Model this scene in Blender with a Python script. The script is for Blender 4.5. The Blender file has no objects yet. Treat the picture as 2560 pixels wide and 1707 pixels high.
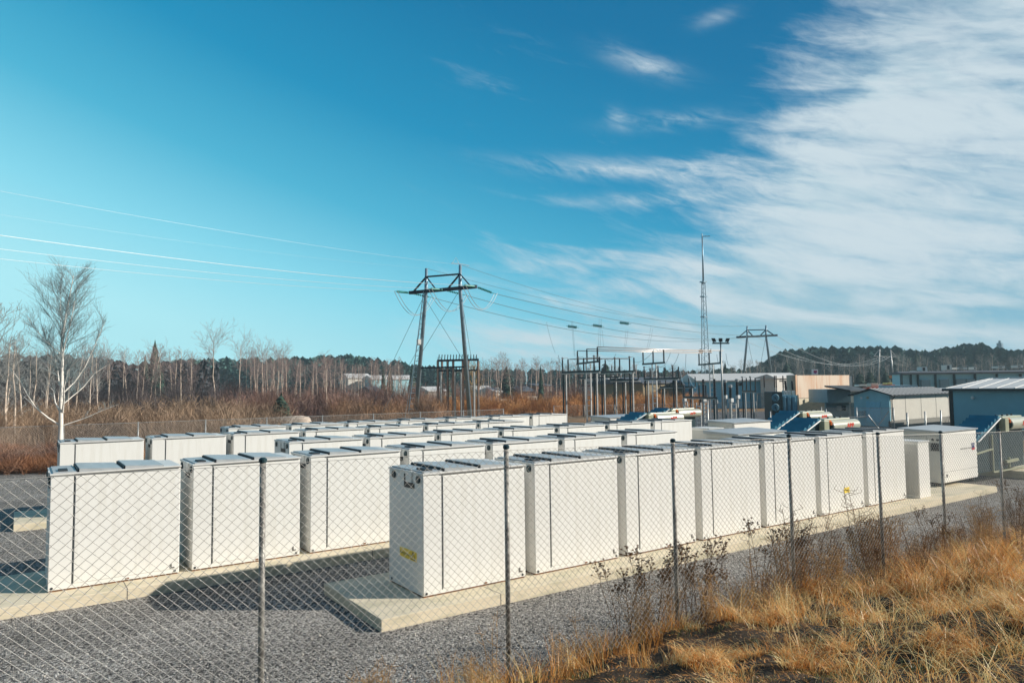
import bpy, math, random
import numpy as np
from mathutils import Vector, Matrix
scene = bpy.context.scene
COL = scene.collection
R = math.radians

# ------------------------------------------------------------------ camera
CAMP = np.array([-7.198, -13.718, 4.529])
FPX = 1759.92
YAW, PIT, ROL = R(34.961), R(3.544), R(-0.704)
Fv = np.array([math.sin(YAW)*math.cos(PIT), math.cos(YAW)*math.cos(PIT), math.sin(PIT)])
Rv0 = np.array([math.cos(YAW), -math.sin(YAW), 0.0])
Uv0 = np.cross(Rv0, Fv)
Rv = Rv0*math.cos(ROL)+Uv0*math.sin(ROL)
Uv = -Rv0*math.sin(ROL)+Uv0*math.cos(ROL)
cam_d = bpy.data.cameras.new('camera')
cam_d.sensor_width = 36.0
cam_d.lens = 36*FPX/2560
cam_d.clip_start = 0.1
cam_d.clip_end = 6000
cam = bpy.data.objects.new('camera', cam_d)
COL.objects.link(cam)
m = Matrix([[Rv[i], Uv[i], -Fv[i], CAMP[i]] for i in range(3)]+[[0, 0, 0, 1]])
cam.matrix_world = m
scene.camera = cam

def ray(x, y): return Fv+Rv*(x-1280)/FPX-Uv*(y-853.5)/FPX
def at(x, y, d):                      # point seen at photo pixel x,y at depth d metres
    return CAMP+ray(x, y)*d
def onz(x, y, z=-0.25):
    d = ray(x, y); return CAMP+d*(z-CAMP[2])/d[2]
def gat(x, d, z=-0.25):               # ground point under photo column x at depth d
    p = at(x, 955, d); return np.array([p[0], p[1], z])
def hz(y, d, x=1280):                 # height of photo row y at depth d
    return at(x, y, d)[2]

# ------------------------------------------------------------------ world
SUN_EL = R(26.3)
sun_dir = np.array([0.80*math.cos(SUN_EL), -0.60*math.cos(SUN_EL), math.sin(SUN_EL)])
world = bpy.data.worlds.new('World'); scene.world = world
world.use_nodes = True
nt = world.node_tree; nt.nodes.clear()
def N(t, **k):
    n = nt.nodes.new(t)
    for a, b in k.items(): setattr(n, a, b)
    return n
def mth(op, a, b=None, c=None, clamp=False):
    n = N('ShaderNodeMath', operation=op, use_clamp=clamp)
    for i, v in enumerate((a, b, c)):
        if v is None: continue
        if isinstance(v, (int, float)): n.inputs[i].default_value = v
        else: nt.links.new(v, n.inputs[i])
    return n.outputs[0]
def sstep(v, a, b):
    n = N('ShaderNodeMapRange', interpolation_type='SMOOTHSTEP')
    nt.links.new(v, n.inputs[0]); n.inputs[1].default_value = a; n.inputs[2].default_value = b
    return n.outputs[0]
def mixc(f, a, b, mode='MIX'):
    n = N('ShaderNodeMix', data_type='RGBA', blend_type=mode)
    for s, v in ((0, f), (6, a), (7, b)):
        if isinstance(v, (int, float)): n.inputs[s].default_value = v
        elif isinstance(v, tuple): n.inputs[s].default_value = (*v, 1)
        else: nt.links.new(v, n.inputs[s])
    return n.outputs[2]
sky = N('ShaderNodeTexSky', sky_type='NISHITA', sun_disc=False)
sky.sun_elevation = SUN_EL
sky.sun_rotation = math.atan2(sun_dir[0], sun_dir[1])
sky.altitude = 50; sky.air_density = 1.0; sky.dust_density = 0.6; sky.ozone_density = 3.0
tc = N('ShaderNodeTexCoord')
vrot = N('ShaderNodeVectorRotate', rotation_type='Z_AXIS')
nt.links.new(tc.outputs['Generated'], vrot.inputs['Vector']); vrot.inputs['Angle'].default_value = YAW
sp = N('ShaderNodeSeparateXYZ'); nt.links.new(vrot.outputs[0], sp.inputs[0])
DEG = 57.29578
az = mth('MULTIPLY', mth('ARCTAN2', sp.outputs[0], sp.outputs[1]), DEG)      # degrees east of the pylon line
el = mth('MULTIPLY', mth('ARCSINE', sp.outputs[2]), DEG)
# clear-sky tint: pale cyan towards the low left, deep teal blue towards the zenith
grad = mth('ADD', el, mth('MULTIPLY', mth('MINIMUM', mth('MAXIMUM', az, -45.0), 30.0), 0.31))
cr = N('ShaderNodeValToRGB')
nt.links.new(mth('DIVIDE', mth('ADD', grad, 12.0), 60.0), cr.inputs[0])
e = cr.color_ramp.elements
stops = [(0.0, (0.44, 0.84, 0.90)), (0.15, (0.40, 0.80, 0.88)), (0.26, (0.22, 0.65, 0.80)), (0.37, (0.065, 0.43, 0.63)),
         (0.50, (0.008, 0.265, 0.48)), (0.68, (0.001, 0.165, 0.35)), (1.0, (0.002, 0.09, 0.23))]
e[0].position = 0.0; e[0].color = (*stops[0][1], 1); e[1].position = 1.0; e[1].color = (*stops[-1][1], 1)
for p_, c_ in stops[1:-1]:
    q = e.new(p_); q.color = (*c_, 1)
# keep the physical sky's own brightness structure, graded towards the ramp
sky_b = mixc(1.0, sky.outputs[0], (0.10, 0.10, 0.10), 'MULTIPLY')
clear = mixc(0.94, sky_b, cr.outputs[0])
# cirrus sheet
edge = mth('ADD', mth('ADD', mth('MULTIPLY', az, 0.167), 6.7), mth('MULTIPLY', mth('MULTIPLY', az, az), 0.0225))
def noise(sx, sy, rot, scale, detail=8, rough=0.6, dist=0.0, off=0.0, lac=2.0):
    cb = N('ShaderNodeCombineXYZ'); nt.links.new(az, cb.inputs[0]); nt.links.new(el, cb.inputs[1]); cb.inputs[2].default_value = off
    mp = N('ShaderNodeMapping'); nt.links.new(cb.outputs[0], mp.inputs[0])
    mp.inputs['Rotation'].default_value = (0, 0, R(rot)); 
    mp2 = N('ShaderNodeMapping'); nt.links.new(mp.outputs[0], mp2.inputs[0]); mp2.inputs['Scale'].default_value = (sx, sy, 1)
    nz = N('ShaderNodeTexNoise'); nt.links.new(mp2.outputs[0], nz.inputs[0])
    nz.inputs['Scale'].default_value = scale; nz.inputs['Detail'].default_value = detail
    nz.inputs['Roughness'].default_value = rough; nz.inputs['Distortion'].default_value = dist; nz.inputs['Lacunarity'].default_value = lac
    return nz.outputs[0]
n_big = noise(0.05, 0.14, 14, 1.0, 5, 0.55, 0.6)
n_str = noise(0.075, 0.42, 14, 1.0, 8, 0.56, 0.5, 3.0)
n_fin = noise(0.35, 1.2, 22, 1.0, 8, 0.68, 0.9, 7.0)
n_all = mth('ADD', mth('ADD', mth('MULTIPLY', n_big, 0.45), mth('MULTIPLY', n_str, 0.35)), mth('MULTIPLY', n_fin, 0.20))
s_edge = mth('ADD', mth('SUBTRACT', edge, el), mth('MULTIPLY', mth('SUBTRACT', n_big, 0.5), 16.0))
mrb = N('ShaderNodeMapRange'); nt.links.new(s_edge, mrb.inputs[0]); mrb.inputs[1].default_value = -6.5; mrb.inputs[2].default_value = 10.0
base_c = mth('ADD', mth('ADD', mrb.outputs[0], mth('MULTIPLY', mth('SUBTRACT', n_str, 0.5), 1.5)), mth('MULTIPLY', mth('SUBTRACT', n_fin, 0.5), 0.55))
sheet = mth('MULTIPLY', sstep(base_c, 0.12, 1.0), sstep(mth('ADD', az, mth('MULTIPLY', mth('SUBTRACT', n_str, 0.5), 14.0)), -11.0, 4.0))
sheet = mth('MULTIPLY', sheet, mth('MULTIPLY', sstep(mth('ADD', el, mth('MULTIPLY', az, 0.06)), -1.0, 2.5), mth('SUBTRACT', 1.0, mth('MULTIPLY', sstep(mth('SUBTRACT', el, mth('MULTIPLY', mth('SUBTRACT', n_str, 0.5), 20.0)), 19.0, 32.0), 0.55))))
def bump_at(a0, e0, wa, we, tilt=0.0):
    da = mth('SUBTRACT', az, a0)
    de = mth('SUBTRACT', mth('SUBTRACT', el, e0), mth('MULTIPLY', da, tilt))
    r2 = mth('ADD', mth('POWER', mth('ABSOLUTE', mth('DIVIDE', da, wa)), 2.0), mth('POWER', mth('ABSOLUTE', mth('DIVIDE', de, we)), 2.0))
    return mth('POWER', 2.718, mth('MULTIPLY', r2, -1.0))
w1 = bump_at(8.0, 17.0, 8.0, 0.75, -0.09)
w2 = bump_at(11.0, 24.6, 2.8, 0.8, -0.35)
w3 = bump_at(13.5, 20.3, 4.0, 0.6, -0.02)
w4 = bump_at(9.0, 20.8, 0.9, 0.6, -0.3)
w5 = bump_at(12.0, 14.6, 4.5, 0.6, -0.02)
w6 = bump_at(17.0, 27.0, 1.5, 0.5, 0.2)
wsum = mth('ADD', mth('ADD', mth('ADD', w1, w2), mth('ADD', w3, w4)), mth('ADD', w5, mth('MULTIPLY', w6, 0.5)))
wisp = mth('MULTIPLY', wsum, sstep(mth('ADD', mth('MULTIPLY', n_str, 0.6), mth('MULTIPLY', n_fin, 0.4)), 0.36, 0.66))
cov = mth('ADD', mth('MULTIPLY', sheet, mth('ADD', 0.74, mth('MULTIPLY', sstep(mth('ADD', mth('MULTIPLY', n_str, 0.6), mth('MULTIPLY', n_fin, 0.4)), 0.34, 0.60), 0.26))), mth('MULTIPLY', wisp, 0.75), clamp=True)
shade = sstep(mth('ADD', n_str, mth('MULTIPLY', mth('SUBTRACT', n_big, 0.5), 0.8)), 0.34, 0.60)
low = sstep(el, 1.0, 11.0)
cl_dark = mixc(low, (0.33, 0.52, 0.60), (0.45, 0.60, 0.67))
cloudc = mixc(shade, cl_dark, (0.58, 0.68, 0.73))
final0 = mixc(mth('MULTIPLY', cov, 0.95), clear, cloudc)
away = mth('MULTIPLY', sstep(mth('ABSOLUTE', az), 55.0, 110.0), sstep(el, 75.0, 60.0))   # unseen sky beside and behind the camera, dimmed and greyed to cut fill
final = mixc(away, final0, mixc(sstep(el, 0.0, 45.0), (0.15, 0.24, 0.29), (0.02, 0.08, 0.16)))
bg = N('ShaderNodeBackground'); out = N('ShaderNodeOutputWorld')
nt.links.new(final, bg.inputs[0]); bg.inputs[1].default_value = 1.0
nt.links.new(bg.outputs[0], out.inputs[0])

sun_l = bpy.data.lights.new('sun', 'SUN'); sun_l.energy = 5.0; sun_l.angle = R(0.55); sun_l.color = (1.0, 0.94, 0.84)
sun = bpy.data.objects.new('sun', sun_l); COL.objects.link(sun)
sun.rotation_euler = Vector(sun_dir).to_track_quat('Z', 'Y').to_euler()
sun.location = (30, -30, 40)
scene.view_settings.view_transform = 'Standard'
scene.view_settings.look = 'None'
scene.view_settings.exposure = 0.15
scene.view_settings.gamma = 1.0
scene.cycles.max_bounces = 5
scene.cycles.transparent_max_bounces = 8

# ------------------------------------------------------------------ helpers
def mat(name, base, rough=0.6, metal=0.0, var=0.12, scale=4.0, bump=0.0, bscale=40.0, col2=None, spec=0.35, coord='Object',
        stretch=(1, 1, 1), lo=0.35, hi=0.65, detail=6, attr=None):
    mt = bpy.data.materials.new(name); mt.use_nodes = True
    t = mt.node_tree; b = t.nodes['Principled BSDF']
    b.inputs['Roughness'].default_value = rough; b.inputs['Metallic'].default_value = metal
    b.inputs['Specular IOR Level'].default_value = spec
    tcn = t.nodes.new('ShaderNodeTexCoord'); mp = t.nodes.new('ShaderNodeMapping')
    t.links.new(tcn.outputs[coord], mp.inputs[0]); mp.inputs['Scale'].default_value = stretch
    nz = t.nodes.new('ShaderNodeTexNoise'); t.links.new(mp.outputs[0], nz.inputs[0])
    nz.inputs['Scale'].default_value = scale; nz.inputs['Detail'].default_value = detail; nz.inputs['Roughness'].default_value = 0.65
    rp = t.nodes.new('ShaderNodeMapRange'); t.links.new(nz.outputs[0], rp.inputs[0])
    rp.inputs[1].default_value = lo; rp.inputs[2].default_value = hi
    mx = t.nodes.new('ShaderNodeMix'); mx.data_type = 'RGBA'
    if attr:
        at_ = t.nodes.new('ShaderNodeAttribute'); at_.attribute_name = attr; t.links.new(at_.outputs['Fac'], mx.inputs[0])
    else: t.links.new(rp.outputs[0], mx.inputs[0])
    c2 = col2 if col2 else tuple(min(1, c*(1-var)) for c in base)
    mx.inputs[6].default_value = (*base, 1); mx.inputs[7].default_value = (*c2, 1)
    t.links.new(mx.outputs[2], b.inputs['Base Color'])
    if bump > 0:
        n2 = t.nodes.new('ShaderNodeTexNoise'); n2.inputs['Scale'].default_value = bscale; n2.inputs['Detail'].default_value = 5
        t.links.new(mp.outputs[0], n2.inputs[0])
        bp = t.nodes.new('ShaderNodeBump'); bp.inputs['Strength'].default_value = bump; bp.inputs['Distance'].default_value = 0.02
        t.links.new(n2.outputs[0], bp.inputs['Height']); t.links.new(bp.outputs[0], b.inputs['Normal'])
    return mt

class MB:
    def __init__(s): s.v = []; s.f = []
    def add(s, V, Fc):
        n = len(s.v); s.v += [tuple(map(float, p)) for p in V]; s.f += [tuple(i+n for i in q) for q in Fc]
    def box(s, x0, x1, y0, y1, z0, z1):
        V = [(x, y, z) for z in (z0, z1) for y in (y0, y1) for x in (x0, x1)]
        s.add(V, [(0, 2, 3, 1), (4, 5, 7, 6), (0, 1, 5, 4), (1, 3, 7, 5), (3, 2, 6, 7), (2, 0, 4, 6)]); return s
    def bar(s, p, q, w, h=None, up=(0, 0, 1)):        # rectangular beam between two points
        p = Vector(p); q = Vector(q); h = h or w; d = (q-p).normalized(); u = Vector(up)
        if abs(d.dot(u)) > 0.95: u = Vector((1, 0, 0))
        a = d.cross(u).normalized()*w/2; b = a.cross(d).normalized()*h/2
        V = [p-a-b, p+a-b, p+a+b, p-a+b, q-a-b, q+a-b, q+a+b, q-a+b]
        s.add(V, [(0, 1, 2, 3), (7, 6, 5, 4), (0, 4, 5, 1), (1, 5, 6, 2), (2, 6, 7, 3), (3, 7, 4, 0)]); return s
    def tube(s, pts, r, n=8, r1=None, cap=True):
        pts = [Vector(p) for p in pts]; k = len(pts); r1 = r if r1 is None else r1
        V = []; Fc = []
        for i, p in enumerate(pts):
            d = (pts[min(i+1, k-1)]-pts[max(i-1, 0)]).normalized()
            u = Vector((0, 0, 1)) if abs(d.z) < 0.9 else Vector((1, 0, 0))
            a = d.cross(u).normalized(); b = a.cross(d).normalized(); rr = r+(r1-r)*i/max(1, k-1)
            for j in range(n):
                t = 2*math.pi*j/n; V.append(p+a*math.cos(t)*rr+b*math.sin(t)*rr)
        for i in range(k-1):
            for j in range(n):
                j2 = (j+1) % n; Fc.append((i*n+j, i*n+j2, (i+1)*n+j2, (i+1)*n+j))
        if cap: Fc.append(tuple(range(n))[::-1]); Fc.append(tuple((k-1)*n+j for j in range(n)))
        s.add(V, Fc); return s
    def lathe(s, p, axis, prof, n=12):                # prof: (distance along axis, radius)
        p = Vector(p); d = Vector(axis).normalized(); u = Vector((0, 0, 1)) if abs(d.z) < 0.9 else Vector((1, 0, 0))
        a = d.cross(u).normalized(); b = a.cross(d).normalized(); V = []; Fc = []
        for (t, r) in prof:
            for j in range(n):
                q = 2*math.pi*j/n; V.append(p+d*t+a*math.cos(q)*r+b*math.sin(q)*r)
        for i in range(len(prof)-1):
            for j in range(n):
                j2 = (j+1) % n; Fc.append((i*n+j, i*n+j2, (i+1)*n+j2, (i+1)*n+j))
        Fc.append(tuple(range(n))[::-1]); Fc.append(tuple((len(prof)-1)*n+j for j in range(n)))
        s.add(V, Fc); return s
    def quad(s, a, b, c, d): s.add([a, b, c, d], [(0, 1, 2, 3)]); return s
    def slab(s, poly, nrm, t):                        # polygon given thickness t along nrm
        n = len(poly); nn_ = Vector(nrm).normalized()*t
        V = [Vector(p) for p in poly]+[Vector(p)+nn_ for p in poly]
        Fc = [tuple(range(n))[::-1], tuple(range(n, 2*n))]+[(i, (i+1) % n, (i+1) % n+n, i+n) for i in range(n)]
        s.add(V, Fc); return s
def link(o, parent=None):
    COL.objects.link(o)
    if parent is not None: o.parent = parent
    return o
def part(name, mb, mt, parent=None, smooth=False, label=None, bevel=0.0, kind=None):
    me = bpy.data.meshes.new(name); me.from_pydata(mb.v, [], mb.f); me.update()
    if smooth: me.polygons.foreach_set('use_smooth', [True]*len(me.polygons))
    me.materials.append(mt)
    o = link(bpy.data.objects.new(name, me), parent)
    if label: o['label'] = label
    if kind: o['kind'] = kind
    if bevel:
        b = o.modifiers.new('bevel', 'BEVEL'); b.width = bevel; b.segments = 2; b.limit_method = 'ANGLE'
    return o
def tag(o, label, cat, group=None, kind=None):
    o['label'] = label; o['category'] = cat
    if group: o['group'] = group
    if kind: o['kind'] = kind
    return o
def thing(name, loc, label, cat, group=None, rz=0.0):
    o = bpy.data.objects.new(name, None); o.empty_display_size = 0.3; COL.objects.link(o)
    o.location = tuple(map(float, loc)); o.rotation_euler = (0, 0, rz); return tag(o, label, cat, group)
KIDS = {}
def kids(o): return [c for c in COL.objects if c.parent == o]
def snapshot(root):
    return [(c, [(g, []) for g in kids(c)]) for c in kids(root)]
def dup(root, snap, loc, rz, label, group=None, scale=None):
    r = root.copy(); COL.objects.link(r); r.location = tuple(map(float, loc)); r.rotation_euler = (0, 0, rz); r['label'] = label
    if scale: r.scale = scale
    if group: r['group'] = group
    for c, gs in snap:
        d = c.copy(); COL.objects.link(d); d.parent = r
        for g, _ in gs:
            h = g.copy(); COL.objects.link(h); h.parent = d
    return r
def fast_mesh(name, V, Fq, mt, tint=None, smooth=False):   # numpy: V (n,3), Fq (m,k) all faces k-sided
    me = bpy.data.meshes.new(name); V = np.asarray(V, dtype=np.float32); Fq = np.asarray(Fq, dtype=np.int32)
    k = Fq.shape[1]
    me.vertices.add(len(V)); me.vertices.foreach_set('co', V.ravel())
    me.loops.add(Fq.size); me.loops.foreach_set('vertex_index', Fq.ravel())
    me.polygons.add(len(Fq)); me.polygons.foreach_set('loop_start', np.arange(0, Fq.size, k, dtype=np.int32))
    if smooth: me.polygons.foreach_set('use_smooth', np.ones(len(Fq), dtype=bool))
    me.update(calc_edges=True)
    if tint is not None:
        a = me.attributes.new('tint', 'FLOAT', 'POINT'); a.data.foreach_set('value', np.asarray(tint, dtype=np.float32))
    me.materials.append(mt)
    return me
def seg_tubes(P, Q, R0, R1, n=3):                    # many tapered tubes at once
    P = np.asarray(P, float); Q = np.asarray(Q, float); D = Q-P; L = np.linalg.norm(D, axis=1, keepdims=True)+1e-9; D = D/L
    up = np.where(np.abs(D[:, 2:3]) < 0.9, np.array([[0, 0, 1.0]]), np.array([[1.0, 0, 0]]))
    A = np.cross(D, up); A /= np.linalg.norm(A, axis=1, keepdims=True)+1e-9; B = np.cross(A, D)
    R0 = np.broadcast_to(np.asarray(R0, float), (len(P),))[:, None]; R1 = np.broadcast_to(np.asarray(R1, float), (len(P),))[:, None]
    V = []
    for base, r in ((P, R0), (Q, R1)):
        for j in range(n):
            t = 2*math.pi*j/n; V.append(base+(A*math.cos(t)+B*math.sin(t))*r)
    V = np.stack(V, 1).reshape(-1, 3)
    idx = (np.arange(len(P))*2*n)[:, None]
    Fq = np.concatenate([idx+np.array([[j, (j+1) % n, n+(j+1) % n, n+j]]) for j in range(n)], 0)
    return V, Fq
def seg_ribbons(P, Q, W0, W1):                       # flat ribbons with given half-width vectors
    V = np.stack([P-W0, P+W0, Q+W1, Q-W1], 1).reshape(-1, 3)
    idx = (np.arange(len(P))*4)[:, None]
    return V, idx+np.array([[0, 1, 2, 3]])
def join(parts):
    Vs = []; Fs = []; n = 0
    for V, Fq in parts: Vs.append(V); Fs.append(Fq+n); n += len(V)
    return np.concatenate(Vs), np.concatenate(Fs)
def text_mesh(name, body, size, mt, parent, loc, rot, extrude=0.002, align='CENTER', bold=0.0, sx=1.0):
    c = bpy.data.curves.new('txt', 'FONT'); c.body = body; c.size = size; c.extrude = extrude; c.align_x = align; c.align_y = 'CENTER'; c.offset = bold
    tmp = bpy.data.objects.new('txt', c); COL.objects.link(tmp); bpy.context.view_layer.update()
    me = bpy.data.meshes.new_from_object(tmp); bpy.data.objects.remove(tmp); bpy.data.curves.remove(c)
    me.materials.clear(); me.materials.append(mt)
    o = link(bpy.data.objects.new(name, me), parent); o.location = loc; o.rotation_euler = rot; o.scale = (sx, 1, 1); return o

# ------------------------------------------------------------------ materials
white = mat('white_paint', (0.83, 0.815, 0.775), 0.45, var=0.10, scale=1.6, stretch=(1, 1, 0.25), lo=0.4, hi=0.8)
white_door = mat('white_door_paint', (0.84, 0.825, 0.785), 0.42, col2=(0.68, 0.65, 0.58), scale=2.6, stretch=(2.5, 2.5, 0.22), lo=0.46, hi=0.95, bump=0.05, bscale=3)
roof_grey = mat('roof_sheet', (0.46, 0.48, 0.49), 0.38, var=0.22, scale=2.5, spec=0.5, stretch=(1, 0.35, 1))
roof_light = mat('roof_rim', (0.72, 0.71, 0.68), 0.42, var=0.08)
gasket = mat('dark_gasket', (0.035, 0.04, 0.045), 0.6)
gasket_soft = mat('shadow_gap_seal', (0.16, 0.15, 0.14), 0.7)
dark_metal = mat('dark_steel', (0.05, 0.06, 0.065), 0.5, metal=0.3, bump=0.1)
galv = mat('galvanised_steel', (0.50, 0.51, 0.50), 0.42, metal=0.55, var=0.3, scale=6, bump=0.05)
galv_wire = mat('galvanised_wire', (0.60, 0.57, 0.52), 0.38, metal=0.45, var=0.2)
pole_mat = mat('weathered_galvanised_tube', (0.46, 0.44, 0.40), 0.5, metal=0.25, col2=(0.14, 0.13, 0.12), scale=9, stretch=(1, 1, 0.6), bump=0.15)
concrete = mat('concrete', (0.76, 0.66, 0.49), 0.88, col2=(0.46, 0.43, 0.29), scale=1.6, bump=0.4, bscale=22, lo=0.46, hi=0.78, detail=10, stretch=(0.5, 1, 2.2))
yellow = mat('yellow_label', (0.95, 0.68, 0.06), 0.5, var=0.05)
black = mat('black_print', (0.02, 0.02, 0.02), 0.5)
teal_dark = mat('dark_teal_steel', (0.018, 0.05, 0.062), 0.45, var=0.3)
blue_fin = mat('blue_radiator_paint', (0.04, 0.21, 0.31), 0.4, var=0.25, scale=1.5, spec=0.5)
khaki = mat('khaki_enamel', (0.42, 0.43, 0.30), 0.35, var=0.12, spec=0.5)
cyl_mat = mat('khaki_gloss_enamel', (0.52, 0.52, 0.42), 0.28, var=0.08, spec=0.6)
red_txt = mat('red_print', (0.75, 0.06, 0.03), 0.5)
orange = mat('orange_valve', (0.75, 0.16, 0.02), 0.5)
insul = mat('brown_insulator', (0.030, 0.028, 0.030), 0.3, var=0.3, spec=0.6)
glass_ins = mat('green_glass_insulator', (0.03, 0.30, 0.25), 0.2, var=0.4, spec=0.7)
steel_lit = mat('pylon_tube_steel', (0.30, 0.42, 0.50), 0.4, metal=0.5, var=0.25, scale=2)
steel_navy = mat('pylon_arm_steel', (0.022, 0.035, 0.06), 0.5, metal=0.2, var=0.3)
wire_mat = mat('aluminium_conductor', (0.58, 0.64, 0.66), 0.35, metal=0.4)
wire_dark = mat('weathered_conductor', (0.16, 0.24, 0.27), 0.5, metal=0.2)
bus_mat = mat('aluminium_busbar', (0.82, 0.70, 0.62), 0.3, metal=0.3, var=0.05)

# ------------------------------------------------------------------ terrain
FT = [(-60, 3.95), (-12, 3.95), (-7.3, 3.90), (-5.32, 3.87), (-2.57, 3.83), (0.22, 3.75), (2.91, 3.68), (5.62, 3.58), (8.03, 3.49), (10.79, 3.40), (16, 3.30), (60, 3.2)]
def ftop(x): return float(np.interp(x, [a for a, b in FT], [b for a, b in FT]))
def hfield(X, Y):
    zf = np.interp(X, [a for a, b in FT], [b for a, b in FT])-2.62
    base = -0.25*np.ones_like(X)
    t = np.clip((-3.2-Y)/3.8, 0, 1)
    z1 = base+(zf-base)*(t**1.15)
    t2 = np.clip((-7-Y), 0, 9)
    z = z1+np.where(Y < -7, t2*0.25, 0)
    g = np.clip((-4.6-Y)/2.0, 0, 1)
    nzv = (np.sin(X*1.9+Y*0.7)*0.5+np.sin(X*0.83-Y*1.63+1.3)*0.6+np.sin(X*3.7+Y*4.3)*0.4+np.sin(X*6.1-Y*5.3+2)*0.35+np.sin(X*9.3+Y*7.7+1)*0.22)*0.085
    return z+g*nzv
def axis(breaks):
    o = []
    for a, b, st in breaks: o += list(np.arange(a, b, st))
    o.append(breaks[-1][1]); return np.array(o)
def grid_mesh(name, xs, ys, dz, mt, region=None):
    X, Y = np.meshgrid(xs, ys); Z = hfield(X, Y)+dz
    V = np.stack([X.ravel(), Y.ravel(), Z.ravel()], 1); nx = len(xs); ny = len(ys)
    i, j = np.meshgrid(np.arange(nx-1), np.arange(ny-1)); a = (j*nx+i).ravel()
    Fq = np.stack([a, a+1, a+nx+1, a+nx], 1)
    if region is not None:
        cx_ = V[Fq].mean(1); Fq = Fq[region(cx_[:, 0], cx_[:, 1])]
    return fast_mesh(name, V, Fq, mt, smooth=True)
soil = mat('dry_soil_and_moss', (0.075, 0.042, 0.020), 0.95, col2=(0.022, 0.018, 0.012), scale=2.2, bump=0.9, bscale=25, lo=0.38, hi=0.6)
# ground far: reddish brown heath and straw
gm = mat('heath_ground', (0.34, 0.17, 0.07), 0.95, col2=(0.10, 0.085, 0.045), scale=0.12, bump=0.6, bscale=3, lo=0.4, hi=0.6)
gravel = bpy.data.materials.new('crushed_gravel'); gravel.use_nodes = True
t = gravel.node_tree; b = t.nodes['Principled BSDF']; b.inputs['Roughness'].default_value = 0.95; b.inputs['Specular IOR Level'].default_value = 0.15
tcn = t.nodes.new('ShaderNodeTexCoord')
vo = t.nodes.new('ShaderNodeTexVoronoi'); vo.inputs['Scale'].default_value = 33; t.links.new(tcn.outputs['Object'], vo.inputs[0])
cr2 = t.nodes.new('ShaderNodeValToRGB'); sepc = t.nodes.new('ShaderNodeSeparateColor'); t.links.new(vo.outputs['Color'], sepc.inputs[0]); t.links.new(sepc.outputs[0], cr2.inputs[0])
e2 = cr2.color_ramp.elements; e2[0].color = (0.03, 0.03, 0.033, 1); e2[1].color = (0.70, 0.66, 0.61, 1)
q = e2.new(0.25); q.color = (0.13, 0.122, 0.115, 1); q = e2.new(0.70); q.color = (0.37, 0.345, 0.31, 1)
nb = t.nodes.new('ShaderNodeTexNoise'); nb.inputs['Scale'].default_value = 0.35; nb.inputs['Detail'].default_value = 5; t.links.new(tcn.outputs['Object'], nb.inputs[0])
mr = t.nodes.new('ShaderNodeMapRange'); t.links.new(nb.outputs[0], mr.inputs[0]); mr.inputs[1].default_value = 0.35; mr.inputs[2].default_value = 0.65; mr.inputs[3].default_value = 0.75; mr.inputs[4].default_value = 1.2
mm = t.nodes.new('ShaderNodeMix'); mm.data_type = 'RGBA'; mm.blend_type = 'MULTIPLY'; mm.inputs[0].default_value = 1
t.links.new(cr2.outputs[0], mm.inputs[6]); t.links.new(mr.outputs[0], mm.inputs[7]); t.links.new(mm.outputs[2], b.inputs['Base Color'])
bp = t.nodes.new('ShaderNodeBump'); bp.inputs['Strength'].default_value = 0.9; bp.inputs['Distance'].default_value = 0.04; bp.invert = True
t.links.new(vo.outputs['Distance'], bp.inputs['Height']); t.links.new(bp.outputs[0], b.inputs['Normal'])
def gedge(x): return -5.35+0.25*np.sin(x*1.1)+0.18*np.sin(x*2.7+1)+np.where(x < 1.0, np.clip((1.0-x)*0.27, 0, 3.2)*-1, 0)
bank = grid_mesh('embankment', axis([(-30, -9, 1.5), (-9, 26, 0.16), (26, 60, 2)]), axis([(-17, -13.5, 0.5), (-13.5, -3.2, 0.16)]), 0.0, soil)
bank_o = tag(link(bpy.data.objects.new('embankment', bank)), 'sloping soil bank carrying dry grass', 'slope', kind='structure')
gr_far = MB(); 
for (x0, x1, y0, y1) in ((-300, 640, -3.2, 520), (-300, -30, -17, -3.2), (60, 640, -17, -3.2)): gr_far.quad((x0, y0, -0.25), (x1, y0, -0.25), (x1, y1, -0.25), (x0, y1, -0.25))
part('ground', gr_far, gm, kind='structure')
yard = grid_mesh('gravel_yard', axis([(-30, -8, 2), (-8, 26, 0.2), (26, 36, 2)]), axis([(-9, -3, 0.12), (-3, 38.5, 2.0)]), 0.012, gravel, lambda x, y: y > gedge(x))
tag(link(bpy.data.objects.new('gravel_yard', yard)), 'grey crushed gravel of the battery yard', 'gravel', kind='structure')
gravel_d = mat('dark_substation_gravel', (0.13, 0.125, 0.13), 0.95, col2=(0.05, 0.055, 0.06), scale=2.0, bump=0.8, bscale=9)
sy = MB()
V0 = [gat(1480, 62), gat(2500, 48), gat(2700, 95), gat(2130, 112), gat(1480, 118)]
sy.add([(p[0], p[1], -0.238) for p in V0], [(0, 1, 2, 3, 4)])
part('substation_gravel', sy, gravel_d, kind='structure')

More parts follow.
